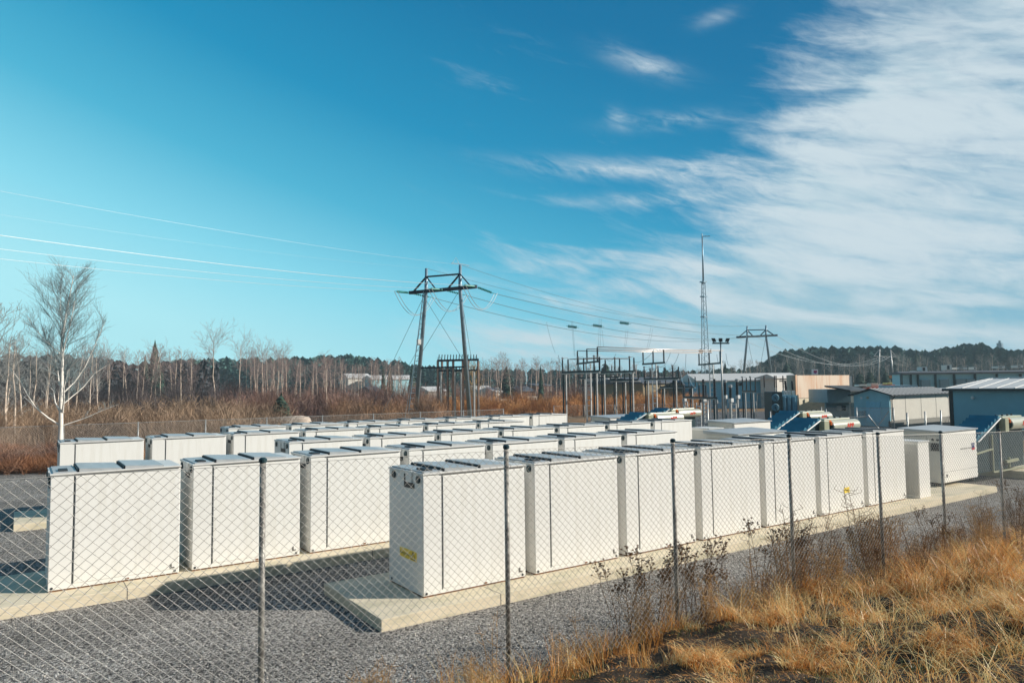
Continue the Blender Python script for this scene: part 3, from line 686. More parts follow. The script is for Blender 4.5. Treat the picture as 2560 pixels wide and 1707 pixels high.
lm = [at(2205, 890, 262), at(2214, 891, 264), at(2232, 887, 266)]
for i in range(3):
    cable('power_line', att2[i], lm[i], [4.6, 5.0, 5.4][i], 0.04, wire_mat, '%s of the sagging conductors crossing the wooded hill' % ['lowest', 'middle', 'uppermost'][i], 'hill conductors')
    cable('power_line', lm[i], at(2300+12*i, 896, 338), 3.5, 0.045, wire_mat, 'pale conductor between the two farthest pylons, %s one' % ['left', 'middle', 'right'][i], 'hill conductors')

# lattice mast
md = 150.0
mb_ = gat(1764, md); T = thing('lattice_mast', mb_, 'very tall slender lattice radio mast rising above the substation', 'mast')
top = at(1755.5, 590, md)-mb_; mid = at(1758.5, 705, md)-mb_; H = top[2]
w = 0.95; s = MB()
def axis_pt(z): return np.array([top[0]*z/H, top[1]*z/H, z])
Hm = at(1758.5, 705, md)[2]+0.25
corners = [(math.cos(a)*1.0, math.sin(a)*1.0) for a in (R(95), R(215), R(335))]
def cw(z): return 1.15-0.75*z/Hm
for cx_, cy_ in corners:
    s.tube([axis_pt(0)+np.array([cx_*cw(0), cy_*cw(0), 0]), axis_pt(Hm)+np.array([cx_*cw(Hm), cy_*cw(Hm), 0])], 0.09, 5)
z = 0; k = 0
while z < Hm-0.9:
    for i in range(3):
        a_, b_ = corners[i], corners[(i+1) % 3]
        if k % 2: a_, b_ = b_, a_
        s.tube([axis_pt(z)+np.array([a_[0]*cw(z), a_[1]*cw(z), 0]), axis_pt(z+0.9)+np.array([b_[0]*cw(z+0.9), b_[1]*cw(z+0.9), 0])], 0.035, 4)
    z += 0.9; k += 1
part('lattice_shaft', s, steel_lit, T)
s = MB(); s.tube([axis_pt(Hm-0.5), axis_pt(H)], 0.20, 8, r1=0.13); part('top_pole', s, steel_lit, T, smooth=True)
part('wind_arm', MB().bar(axis_pt(H-0.1), axis_pt(H-0.1)+np.array([1.35, -0.95, 0.03]), 0.14).bar(axis_pt(H-0.3), axis_pt(H+0.5), 0.16), steel_lit, T)
for zc in (Hm, Hm-3.1, Hm-7.4): part('collar', MB().bar(axis_pt(zc-0.12), axis_pt(zc+0.12), 1.1), steel_lit, T)
s = MB()
for sx in (-1, 1): s.lathe(axis_pt(at(1763, 878, md)[2]+0.25)+np.array([sx*0.8, -0.5*sx, 0]), (sx, -1.2, 0), [(0, 0.2), (0.3, 0.5), (0.4, 0.5)], 10)
part('floodlight_pair', s, gasket, T)

# floodlight mast
fd = 75.0; fb = gat(1805, fd); T = thing('floodlight_mast', fb, 'slim floodlight mast with three lamp heads on a short crossbar', 'floodlight')
ft = at(1801.5, 859, fd)-fb; s = MB(); s.tube([(0, 0, 0), ft], 0.11, 8, r1=0.07); part('pole', s, galv, T, smooth=True)
ca, cb_ = at(1781, 858, fd)-fb, at(1823, 858, fd)-fb; part('crossbar', MB().bar(ca, cb_, 0.14), teal_dark, T)
for i, x in enumerate((1784.5, 1801.5, 1818.5)):
    c = at(x, 850, fd)-fb
    hb = MB(); ux = Rv*0.17; uz = np.array([0, 0, 0.20]); uy = Fv*0.12; sk = Rv*(0.07*(i-1))
    V = [c-ux-uy-uz-sk, c+ux-uy-uz-sk, c+ux+uy-uz-sk, c-ux+uy-uz-sk, c-ux-uy+uz+sk, c+ux-uy+uz+sk, c+ux+uy+uz+sk, c-ux+uy+uz+sk]
    hb.add(V, [(3, 2, 1, 0), (4, 5, 6, 7), (0, 1, 5, 4), (1, 2, 6, 5), (2, 3, 7, 6), (3, 0, 4, 7)]); lo = part('lamp_head', hb, gasket, T)
    part('lamp_bracket', MB().bar(c-uz, at(x, 858, fd)-fb, 0.07), teal_dark, lo)

# ------------------------------------------------------------------ substation switchgear
def insulator_prof(L, r=0.11, n=10):
    pr_ = [(0, r*0.8)]
    for i in range(n): t0 = L*(0.06+0.86*i/n); pr_ += [(t0, r*0.55), (t0+L*0.02, r), (t0+L*0.055, r*0.55)]
    return pr_+[(L*0.95, r*0.6), (L, r*0.6)]
def gantry(lx, ly, ld, rx, ry, rd, colx, lab, z=7.1, nins=3, inh=1.5, single=False):
    A_ = at(lx, ly, ld); B_ = at(rx, ry, rd); A_[2] = B_[2] = z
    tcol = (colx-lx)/(rx-lx); cpos = A_+(B_-A_)*tcol; base = np.array([cpos[0], cpos[1], -0.25])
    T = thing('busbar_gantry', base, lab, 'gantry', 'busbar gantries'); u = (B_-A_)/np.linalg.norm(B_-A_)
    part('beam', MB().bar(A_-base, B_-base, 0.22), teal_dark, T)
    s = MB(); w_ = Rv*0.26
    for sg in (-1, 1):
        for dd_ in (0.0,):
            q_ = np.array([0, 0, 0.0])+w_*sg+Fv*dd_; q_[2] = 0; e_ = q_.copy(); e_[2] = z+0.13; s.bar(q_, e_, 0.12)
    zz = 0.4
    while zz < z: 
        for dd_ in (0.0,):
            f0 = Fv*dd_; s.bar(-w_+np.array([f0[0], f0[1], zz-w_[2]*0]), w_+np.array([f0[0], f0[1], zz]), 0.09)
        zz += 0.62
    part('ladder_column', s, roof_light, T)
    tops = []
    for i in range(nins):
        p = A_+(B_-A_)*(0.02+0.96*i/(nins-1))-base; p[2] = z+0.25+0.11
        s = MB(); s.lathe(p, (0, 0, 1), insulator_prof(inh, 0.135), 10); part('insulator', s, insul, T)
        tops.append(p+base+np.array([0, 0, inh+0.05]))
    return tops
g1 = gantry(1443, 909, 89, 1495, 903, 80, 1472, 'ladder legged busbar gantry closest to the big pylon, three dark insulators on top')
g2_ = gantry(1607, 910, 94, 1661, 908, 88, 1636, 'ladder legged busbar gantry in the middle of the switchyard')
g3 = gantry(1747, 912, 101, 1802, 908, 93, 1779, 'ladder legged busbar gantry just left of the floodlight mast')
for i in range(3):
    A_ = g1[i]; D_ = g3[i]+(g3[i]-g2_[i])*0.06; s = MB(); s.tube([A_*0, g2_[i]-A_, D_-A_], 0.055, 10)
    o = part('busbar_tube', s, bus_mat, smooth=True); o.location = tuple(A_); tag(o, 'long bright horizontal busbar tube on the gantries, %s of three' % ['farthest', 'middle', 'nearest'][i], 'busbar', 'busbar tubes')
def disconnector(posts, z, xs, d0, d1, lab, inh=1.35, tube=True, flat=galv):
    # posts / insulators given as photo columns spread from depth d0 to d1
    xa, xb = min(xs+posts), max(xs+posts); dep = lambda x: d0+(d1-d0)*(x-xa)/(xb-xa)
    A_ = gat(xa, dep(xa), z); B_ = gat(xb, dep(xb), z); base = gat((xa+xb)/2, dep((xa+xb)/2))
    T = thing('disconnector_switch', base, lab, 'switchgear', 'disconnector switches')
    part('beam', MB().bar(A_-base, B_-base, 0.20), teal_dark, T); part('tray', MB().bar(A_-base+np.array([0, 0, -0.16]), B_-base+np.array([0, 0, -0.16]), 0.26, 0.08), flat, T)
    for x in posts:
        p = gat(x, dep(x))-base; e_ = p.copy(); e_[2] = z-0.2+0.25; part('support_post', MB().bar(p, e_, 0.15), galv, T)
        p2 = p+np.array([-0.21, 0.21, 0]); e2_ = p2.copy(); e2_[2] = z-0.2+0.25; part('control_rod', MB().bar(p2, e2_, 0.12), teal_dark, T)
    tp = []
    for x in xs:
        p = gat(x, dep(x), z+0.1)-base; s = MB(); s.lathe(p, (0, 0, 1), insulator_prof(inh, 0.12), 10); part('insulator', s, insul, T); tp.append(p+np.array([0, 0, inh+0.03]))
    if tube:
        for a_, b_ in zip(tp[0::2], tp[1::2]): part('contact_blade', MB().bar(a_, b_+np.array([0, 0, 0.12]), 0.03), bus_mat, T)
        for a_ in tp[0::2]:
            s = MB(); s.lathe(a_+np.array([0.1, 0.1, 0]), (0, 0, 1), [(0, 0.09), (0.12, 0.14), (0.2, 0.05)], 8); part('terminal', s, galv, T)
            s = MB(); q_ = a_.copy(); q_[2] = z+0.25-0.28; s.lathe(q_, (0, 0, -1), insulator_prof(0.75, 0.09, 6), 8); part('insulator', s, insul, T)
    return T
disconnector([1415, 1492], hz(932, 77), [1407, 1421, 1446, 1460, 1486, 1500], 78, 72, 'raised switch frame on two steel posts at the left end of the switchyard')
disconnector([1511, 1582], hz(933, 80), [1499, 1514, 1538, 1550, 1575, 1586], 82, 76, 'raised switch frame on two steel posts right of the first ladder gantry')
disconnector([1563], hz(953, 85), [1526, 1562, 1596], 86, 84, 'pale T shaped support frame on a single post in the switchyard', 1.1, False)
disconnector([1462, 1540], hz(946, 104), [1450, 1466, 1488, 1506, 1530, 1548], 106, 100, 'farther switch frame seen between the first ladder gantry and the posts', 1.3)
disconnector([1660, 1730], hz(972, 104), [1650, 1664, 1686, 1700, 1722, 1738], 106, 100, 'farther low switch frame in front of the tan building end', 1.3)
disconnector([1862, 1882], hz(985, 90), [1856, 1866, 1876, 1888], 92, 88, 'small switch frame between the column transformers and the mesh gate', 1.6)
disconnector([1620, 1690], hz(951, 86), [1611, 1626, 1646, 1661, 1682, 1697], 88, 82, 'dark topped switch frame on two stout posts in front of the tan building', 1.25)
disconnector([1757, 1790], hz(1000, 82), [1709, 1728, 1747, 1764], 88, 80, 'low switch frame with three angled insulators beside the ladder gantry', 1.35)
def bushing(x, d, zt, zb, lab, head=True, r=0.17, arm=True):
    b_ = gat(x, d); T = thing('current_transformer', b_, lab, 'switchgear', 'post mounted instrument transformers'); B0 = zb+0.25; Tt = zt+0.25
    part('support_post', MB().bar((0, 0, 0), (0, 0, B0-0.302), 0.22), galv, T)
    part('terminal_box', MB().box(-0.20, 0.24, -0.24, 0.16, B0-0.30, B0+0.10), roof_light, T, bevel=0.02)
    s = MB(); s.lathe((0, 0, B0+0.102), (0, 0, 1), insulator_prof(Tt-B0-(0.45 if head else 0.1), r, 12), 10); part('insulator', s, insul, T)
    if head: s = MB(); s.lathe((0, 0, Tt-0.35), (0, 0, 1), [(0, 0.16), (0.03, 0.22), (0.3, 0.22), (0.36, 0.1)], 12); part('head', s, galv, T)
for i, (x, d, yt, yb, l) in enumerate([(1758, 84, 948, 1000, 'dark ribbed column transformer just left of the third ladder gantry'), (1786, 82, 947, 1002, 'dark ribbed column transformer between the gantry and the floodlight mast'),
        (1812, 80, 949, 990, 'ribbed column transformer with metal head right behind the floodlight mast'), (1825, 76, 961, 998, 'short ribbed column transformer with a white box on a red brown post'),
        (1842, 80, 947, 990, 'ribbed column transformer with metal head left of the radiator fans'), (1709, 90, 968, 998, 'leaning small insulator column at the right end of the tan building')]):
    bushing(x, d, hz(yt, d, x), hz(yb, d, x), l, head=i in (2, 3, 4), r=0.21)
for (x, d, yt, l) in ((1712, 74, 1003, 'short white ladder like cable frame under the low switch frame'), (1745, 72, 1006, 'white ladder like cable frame left of the floodlight mast foot'), (1763, 73, 1000, 'white ladder like cable frame beside the third gantry foot'), (1833, 76, 1008, 'white ladder like cable frame under the short column transformer')):
    b_ = gat(x, d); T = thing('cable_ladder', b_, l, 'cable ladder', 'white cable ladders'); h_ = hz(yt, d, x)+0.25; s = MB()
    for sg in (-0.22, 0.22): s.bar(Rv0*sg, Rv0*sg+np.array([0, 0, h_]), 0.07)
    zz = 0.3
    while zz < h_: s.bar(Rv0*-0.22+np.array([0, 0, zz]), Rv0*0.22+np.array([0, 0, zz]), 0.12); zz += 0.42
    part('ladder_frame', s, roof_light, T)
CB = [((1676, 882), (1650, 918), 92), ((1697, 884), (1668, 926), 92), ((1715, 885), (1712, 920), 92), ((1634, 876), (1583, 905), 90), ((1540, 884), (1516, 897), 86), ((1792, 886), (1798, 905), 95), ((1815, 884), (1822, 912), 95), ((1396, 888), (1408, 905), 80), ((1700, 920), (1712, 968), 92), ((1716, 925), (1740, 970), 92)]
for i, (a_, b_, d_) in enumerate(CB): cable('jumper_cable', at(a_[0], a_[1], d_), at(b_[0], b_[1], d_-4), 0.5, 0.03, wire_dark if i < 8 else wire_mat, 'slack jumper cable curving down from the bright busbars to the switches', 'switchyard jumper cables', n=10, cat='cable')
for (xa, ya, xb, yb, d_, l) in ((1442, 897, 1573, 896, 84, 'thin bright busbar across the left switch frames, upper one'), (1424, 898, 1499, 894, 80, 'thin bright busbar at the left end of the switchyard'), (1526, 953.5, 1600, 953.5, 84, 'pale horizontal pipe on the single post frame')):
    A_ = at(xa, ya, d_+3); s = MB(); s.tube([A_*0, at(xb, yb, d_-3)-A_], 0.06, 8); o = part('busbar_tube', s, bus_mat, smooth=True); o.location = tuple(A_); tag(o, l, 'busbar')
# small far lattice tower
b_ = gat(2505, 420); T = thing('lattice_tower', b_, 'tiny dark antenna tower above the wooded hill at the far right', 'tower'); h_ = hz(851, 420, 2505)+0.25
part('shaft', MB().bar((0, 0, 0), (0, 0, h_), 1.1), steel_lit, T); part('antenna_cluster', MB().bar((0, 0, h_-4.5), (0, 0, h_-1.5), 2.6), steel_lit, T)
# bushing row on transformer roof
def row_tubes(xs, d, y0, y1, lab, nm_='bushing_stand'):
    b_ = gat(xs[0], d); T = thing(nm_, b_, lab, 'switchgear')
    for x in xs:
        a_ = at(x, y1, d)-b_; c_ = at(x-1, y0, d)-b_; s = MB(); s.lathe(a_, c_-a_, insulator_prof(np.linalg.norm(c_-a_), 0.13, 9), 8); part('insulator', s, mat_br, T)
        part('support_post', MB().bar((a_[0], a_[1], 0), a_, 0.12), galv, T)
mat_br = mat('red_brown_porcelain', (0.10, 0.055, 0.045), 0.3, var=0.3, spec=0.6)
row_tubes([1911, 1937, 1941, 1958, 1970], 96, 939, 968, 'row of red brown porcelain bushings in front of the white gabled hall end')
# big power transformer
td = 80.0; b_ = gat(1975, td); T = thing('power_transformer', b_, 'big blue power transformer with two round radiator fans, left of the concrete wall', 'transformer')
def pbox(x0, x1, y0, y1, d, th, base):       # box whose front spans photo columns/rows at depth d
    p0 = gat(x0, d); p1 = gat(x1, d); zt = hz(y0, d, (x0+x1)/2); zb = max(-0.25, hz(y1, d, (x0+x1)/2))
    f = (p1-p0); n_ = np.array([-f[1], f[0], 0]); n_ = n_/np.linalg.norm(n_)
    if n_ @ Fv < 0: n_ = -n_
    q = [p0, p1, p1+n_*th, p0+n_*th]; V = [np.array([a[0], a[1], zb])-base for a in q]+[np.array([a[0], a[1], zt])-base for a in q]
    mbx = MB(); mbx.add(V, [(3, 2, 1, 0), (4, 5, 6, 7), (0, 1, 5, 4), (1, 2, 6, 5), (2, 3, 7, 6), (3, 0, 4, 7)]); return mbx
def abox(x0, x1, y0, y1, d, th, base):       # same, but the front runs along the world X axis (parallel to the cabinet rows)
    p0 = gat(x0, d); r_ = ray(x1, 955.0); t_ = (p0[1]-CAMP[1])/r_[1]; p1 = np.array([CAMP[0]+r_[0]*t_, p0[1], -0.25])
    zt = hz(y0, d, x0); zb = max(-0.25, hz(y1, d, x0)); mbx = MB()
    mbx.box(p0[0]-base[0], p1[0]-base[0], p0[1]-base[1], p0[1]-base[1]+th, zb-base[2], zt-base[2]); return mbx
steel_blue = mat('steel_blue_enamel', (0.16, 0.38, 0.50), 0.45, var=0.2)
part('tank', pbox(1955, 1992, 988, 1070, td, 3, b_), steel_blue, T, bevel=0.05)
part('radiator_bank', pbox(1929, 1954.5, 979, 1052, td-1, 2.5, b_), teal_dark, T, bevel=0.03)
for x in (1960, 1971.5, 1984): part('radiator_column', pbox(x-4.2, x+4.2, 990, 1072, td-0.9, 0.7, b_), steel_blue, T, bevel=0.08)
for y in (994, 1018):
    c = at(1938, y, td-1.15)-b_; s = MB(); s.lathe(c, -Fv, [(0, 0.40), (0.06, 0.42), (0.1, 0.38), (0.11, 0.05)], 20); fo = part('fan_ring', s, steel_blue, T)
    s = MB()
    for k in range(5): a_ = k*2*math.pi/5; s.bar(c-Fv*0.12, c-Fv*0.12+(Rv*math.cos(a_)+Uv*math.sin(a_))*0.34, 0.10, 0.02)
    part('fan_blade', s, teal_dark, fo)
for x in (1963, 1980):
    a_ = at(x+3, 986, td+1)-b_; c_ = at(x, 952, td+1)-b_; s = MB(); s.lathe(a_, c_-a_, insulator_prof(np.linalg.norm(c_-a_), 0.2, 9), 10); part('bushing', s, insul, T)
for x in (1960, 1968, 1974, 1985): part('valve_box', pbox(x-2, x+2, 976, 987, td-0.3, 0.5, b_), roof_light, T)

# blast wall
rusty = mat('rust_stained_concrete', (0.80, 0.64, 0.50), 0.85, col2=(0.62, 0.26, 0.10), scale=0.9, stretch=(1, 1, 0.12), lo=0.46, hi=0.72, bump=0.1)
wd = 84.0; b_ = gat(2060, wd); T = thing('concrete_wall', b_, 'tall rust streaked concrete blast wall beside the blue power transformer', 'wall')
part('upper_panel', abox(1994, 2124, 938, 995, wd, 0.5, b_), rusty, T)
part('lower_panel', abox(1994, 2124, 996, 1068, wd, 0.5, b_), concrete, T)
part('edge_column', abox(1989, 1993.6, 937, 1070, wd-0.2, 1.2, b_), rusty, T)
part('wall_ladder', pbox(2126, 2130, 940, 965, wd+0.3, 0.3, b_), roof_light, T)

# ------------------------------------------------------------------ buildings
blue_wall = mat('blue_sheet_wall', (0.36, 0.66, 0.74), 0.55, var=0.15, scale=0.6)
big_wall = mat('petrol_sheet_wall', (0.26, 0.56, 0.66), 0.5, var=0.12, scale=0.5)
seam_roof = mat('seamed_light_roof', (0.72, 0.70, 0.67), 0.45, var=0.1, scale=0.7)
seam_bar = mat('roof_seam', (0.80, 0.80, 0.78), 0.4)
black_roof = mat('black_roof', (0.03, 0.035, 0.04), 0.5)
siding = mat('white_siding', (0.78, 0.74, 0.66), 0.6, var=0.06, scale=2)
grey_wall = mat('grey_blue_sheet', (0.26, 0.40, 0.45), 0.5, var=0.15)
# service house: gable end towards us-left, long sunlit wall
hx0, hx1, hy0, hy1, hz0 = 66.5, 79.8, 23.8, 27.6, -0.25
ey, rz_ = 3.0, 3.55
T = thing('service_house', (hx0, hy0, hz0), 'small service house with blue door in its shaded gable and long white louvred side', 'building')
g = MB(); ym = (hy1-hy0)/2; H0 = ey+0.25; Hr = rz_+0.25; Lx = hx1-hx0; Wy = hy1-hy0
g.add([(0, 0, 0), (0, Wy, 0), (0, Wy, H0), (0, ym, Hr), (0, 0, H0), (0.2, 0, 0), (0.2, Wy, 0), (0.2, Wy, H0), (0.2, ym, Hr), (0.2, 0, H0)],
      [(0, 1, 2, 3, 4)[::-1], (5, 6, 7, 8, 9), (0, 5, 9, 4)[::1], (1, 2, 7, 6)]); part('gable_wall', g, blue_wall, T)
sw_ = MB(); sw_.box(0.2, Lx, 0, 0.2, 0.62, H0)
so = part('side_wall', sw_, siding, T); lv = MB()
for i in range(24): lv.box(0.5, Lx-0.25, -0.03, -0.002, 0.68+i*0.105, 0.68+i*0.105+0.05)
part('louvre', lv, siding, so); js = MB()
for x in (3.2, 6.6, 10.0): js.box(x, x+0.05, -0.04, -0.031, 0.62, H0)
part('panel_joint', js, gasket_soft, so)
part('plinth', MB().box(0.0, Lx, -0.02, 0.2, 0, 0.6), mat('concrete_plinth_grey', (0.30, 0.29, 0.26), 0.9), T)
part('rear_wall', MB().box(0.2, Lx, Wy-0.2, Wy, 0, H0), siding, T)
rf = MB()
for sgn in (0, 1):
    ya, yb = (-0.45, ym) if sgn == 0 else (Wy+0.45, ym)
    rf.slab([(-0.35, ya, H0-0.08), (Lx+0.35, ya, H0-0.08), (Lx+0.35, yb, Hr+0.06), (-0.35, yb, Hr+0.06)], (0, 0, 1), 0.10)
ro = part('roof', rf, black_roof, T); sm = MB()
for i in range(18):
    x = -0.1+i*(Lx+0.2)/17; sm.bar((x, -0.45, H0+0.05), (x, ym, Hr+0.19), 0.30, 0.03)
part('roof_seam', sm, seam_roof, ro)
dpw = MB(); dpw.tube([(0.35, -0.4, H0-0.1), (0.35, -0.08, H0-0.5), (0.35, -0.08, 0.8), (0.5, -0.2, 0.6)], 0.05, 6); part('downpipe', dpw, black_roof, T)
dpw = MB(); dpw.tube([(Lx-0.1, -0.4, H0-0.1), (Lx-0.1, -0.08, H0-0.5), (Lx-0.1, -0.08, 0.9), (Lx-1.2, -0.3, 0.1)], 0.05, 6); part('downpipe', dpw, black_roof, T)
door_m = mat('pale_blue_door', (0.32, 0.66, 0.80), 0.4)
do = part('door', MB().box(-0.06, -0.005, 1.05, 2.1, 0.45, 2.55), door_m, T)
part('door_frame', MB().box(-0.08, -0.003, 2.101, 2.42, 0.45, 2.62).box(-0.08, -0.003, 0.95, 1.049, 0.45, 2.62), door_m, do)
part('transom', MB().box(-0.07, -0.061, 1.1, 2.05, 1.55, 1.60), blue_wall, do)
s = MB(); s.lathe((-0.01, ym+0.35, 3.0), (-1, 0, 0), [(0, 0.14), (0.08, 0.14), (0.1, 0.08)], 12); part('wall_lamp', s, khaki, T)
part('sign_plate', MB().box(-0.03, -0.004, ym+0.95, ym+1.15, 2.85, 3.05), seam_bar, T)
part('heat_pump', MB().box(-0.35, -0.01, 2.6, 3.3, 1.0, 1.6), grey_wall, T)
# big petrol building at right
bx, by = 69.6, 19.4
T = thing('petrol_building', (bx, by, -0.25), 'large petrol blue building with pale seamed roof at the right edge', 'building')
L_ = 34.0; part('wall', MB().box(0, 14, -L_, 0, 0, 3.75), big_wall, T)
rf = MB(); rf.slab([(-0.5, -L_-0.4, 3.80), (-0.5, 0.4, 3.80), (7, -1.2, 4.75), (7, -L_-0.4, 4.75)], (0, 0, 1), 0.12)
ro = part('roof', rf, seam_roof, T); part('gutter', MB().box(-0.62, -0.505, -L_-0.4, 0.4, 3.66, 3.86), black_roof, T)
sm = MB()
for i in range(24):
    y = 0.1-i*1.5; sm.bar((-0.5, y, 3.95), (7, y if i else -1.2, 4.90), 0.09, 0.06)
sm.bar((7, -1.2, 4.92), (7, -L_, 4.92), 0.3, 0.1); part('roof_seam', sm, seam_bar, ro)
s = MB(); s.lathe((-0.02, -2.2, 3.0), (-1, 0, 0), [(0, 0.1), (0.2, 0.16), (0.25, 0.1)], 10); part('wall_lamp', s, seam_bar, T)
part('corner_trim', MB().box(-0.04, -0.001, -0.35, 0.02, 0, 3.75), black_roof, T)
# canopy shed
b_ = gat(2090, 80); T = thing('canopy_shed', b_, 'grey sheet metal shed with sloping roof and dark open front beside the concrete wall', 'building')
part('wall', pbox(2067, 2125, 973, 1006.5, 79, 5.0, b_), grey_wall, T)
part('rear_wall', pbox(2062, 2138, 990, 1072, 80.5, 0.3, b_), grey_wall, T)
pa = [at(2061, 967, 77.5)-b_, at(2126, 978.5, 76)-b_, at(2176, 978, 86)-b_, at(2122, 966, 90)-b_]; s = MB(); s.slab(pa, (0, 0, 1), 0.15); part('roof', s, black_roof, T)
part('side_panel', pbox(2126, 2140, 979, 1006, 79.5, 4, b_), siding, T)
part('downpipe', pbox(2122, 2125, 1006.6, 2000, 78.6, 0.2, b_), siding, T)
part('switch_box', pbox(2092, 2101, 1014, 1026, 79.8, 0.3, b_), inv_grey, T)
part('switch_box', pbox(2104, 2112, 1014, 1026, 79.8, 0.3, b_), teal_dark, T)
# generic far buildings
def hall(name, x0, x1, ye, yr, d, depth, wall_m, roof_m, lab, cat='building', windows=(), wy=None, wm=None, lit=True):
    b_ = gat((x0+x1)/2, d); T = thing(name, b_, lab, cat)
    bx_ = abox if lit else pbox
    part('wall', bx_(x0, x1, ye, 3000, d, depth, b_), wall_m, T)
    p0 = gat(x0-1, d-0.5); p1 = gat(x1+1, d-0.5)
    if lit: r_ = ray(x1+1, 955.0); p1 = np.array([CAMP[0]+r_[0]*(p0[1]-CAMP[1])/r_[1], p0[1], -0.25])
    f = p1-p0; n_ = np.array([-f[1], f[0], 0]); n_ = n_/np.linalg.norm(n_)
    if n_ @ Fv < 0: n_ = -n_
    ze = hz(ye, d, (x0+x1)/2)+0.25; zr = hz(yr, d+depth/2, (x0+x1)/2)+0.25
    q = [p0, p1, p1+n_*depth/2, p0+n_*depth/2, p1+n_*(depth+1), p0+n_*(depth+1)]; V = []
    for k_, z_ in zip(range(6), (ze, ze, zr, zr, ze, ze)): V.append(np.array([q[k_][0], q[k_][1], 0])-np.array([b_[0], b_[1], 0])+np.array([0, 0, z_]))
    s = MB(); s.slab([V[0], V[1], V[2], V[3]], (0, 0, 1), 0.25); s.slab([V[3], V[2], V[4], V[5]], (0, 0, 1), 0.25)
    s.add([V[0], V[3], V[5]], [(0, 1, 2)]); s.add([V[1], V[4], V[2]], [(0, 1, 2)]); part('roof', s, roof_m, T)
    for (wa, wb, ya, yb) in windows:
        if not lit: part('window', pbox(wa, wb, ya, yb, d-0.15, 0.12, b_), wm or gasket, T); continue
        yp = gat(x0, d)[1]; ra, rb = ray(wa, 955.0), ray(wb, 955.0); xa_ = CAMP[0]+ra[0]*(yp-CAMP[1])/ra[1]; xb_ = CAMP[0]+rb[0]*(yp-CAMP[1])/rb[1]
        dd_ = (yp-CAMP[1])/ra[1]; part('window', MB().box(xa_-b_[0], xb_-b_[0], yp-b_[1]-0.1, yp-b_[1]-0.003, hz(yb, dd_, wa)-b_[2], hz(ya, dd_, wa)-b_[2]), wm or gasket, T)
    return T, b_
snow_roof = mat('pale_metal_roof', (0.70, 0.68, 0.65), 0.5); tan = mat('tan_render', (0.30, 0.24, 0.15), 0.8, var=0.15); dk_roof = mat('slate_grey_roof', (0.12, 0.13, 0.15), 0.6)
hall('blue_hall', 1742, 2012, 953, 936, 131, 14, mat('bright_blue_sheet', (0.20, 0.58, 0.78), 0.5), snow_roof, 'long light blue hall with a pale roof behind the switchyard', windows=((1846, 1856, 956, 964), (1914, 1920, 955, 961)), lit=False)
b_ = gat(1800, 175); o = part('roof_parapet', MB(), snow_roof) if False else None
T, b_ = hall('white_hall_end', 1937, 1989, 946, 938, 127, 3, mat('white_render', (0.78, 0.73, 0.66), 0.7), snow_roof, 'white gabled hall end with dark beams behind the brown bushings', windows=((1949, 1975, 946, 948.5), (1949, 1975, 951, 953)))
part('red_sign', pbox(1974, 1979, 953, 962, 125.6, 0.2, b_), red_e, T)
hall('tan_building', 1607, 1746, 958, 945, 135, 14, tan, dk_roof, 'long tan building with grey roof behind the ladder gantries', windows=((1665, 1668, 961, 966), (1671, 1675, 961, 967), (1681, 1684, 961, 966), (1719, 1723, 968, 974), (1732, 1735, 968, 973)))
hall('pale_house', 1508, 1530, 965, 960, 170, 8, snow_roof, dk_roof, 'small cream house seen between the switch posts')
hall('grey_house', 1528, 1560, 952, 941, 185, 9, grey_wall, snow_roof, 'small grey house with pale roof at the left end of the tan building')
hall('dark_house', 1560, 1606, 962, 948, 175, 9, mat('maroon_timber', (0.10, 0.05, 0.06), 0.7), dk_roof, 'dark timber house with a red chimney, left of the tan building')
tag(part('brick_chimney', pbox(1600, 1608, 943, 2000, 170, 2.5, np.zeros(3)), mat('red_chimney', (0.55, 0.12, 0.09), 0.7)), 'small red chimney stack at the left end of the tan building', 'chimney')
for (x0, x1, ye, yr, d, wm_, rm_, lab) in ((1071, 1118, 979, 968, 175, 'w', 's', 'low white roofed shed seen between the rusty rack posts'), (1198, 1240, 979, 966, 180, 'w', 's', 'white gabled cottage left of the blue and white cargo container'),
        (1236, 1256, 980, 971, 172, 'w', 's', 'small white lean to hut beside the gabled cottage'), (1258, 1292, 978, 970, 190, 'g', 's', 'low grey hut with pale roof in the allotment row'), (1294, 1338, 979, 967, 180, 't', 'd', 'pinkish brown cottage at the right of the allotment row'),
        (932, 960, 982, 968, 150, 't', 'd', 'small dark gabled cabin among bare trees left of the big pylon'), (870, 930, 945, 935, 240, 'w', 's', 'long white industrial hall glimpsed between bare birches'), (930, 1035, 948, 939, 235, 'b', 's', 'low blue and white hall glimpsed between bare trees left of the pylon leg'),
        (1340, 1380, 965, 960, 210, 't', 'd', 'low brown roofed cottage behind the birches')):
    hall('cottage', x0, x1, ye, yr, d, 8, {'w': siding, 'g': grey_wall, 't': mat('brick_render', (0.30, 0.19, 0.15), 0.8), 'b': blue_wall}[wm_], {'s': snow_roof, 'd': dk_roof}[rm_], lab)
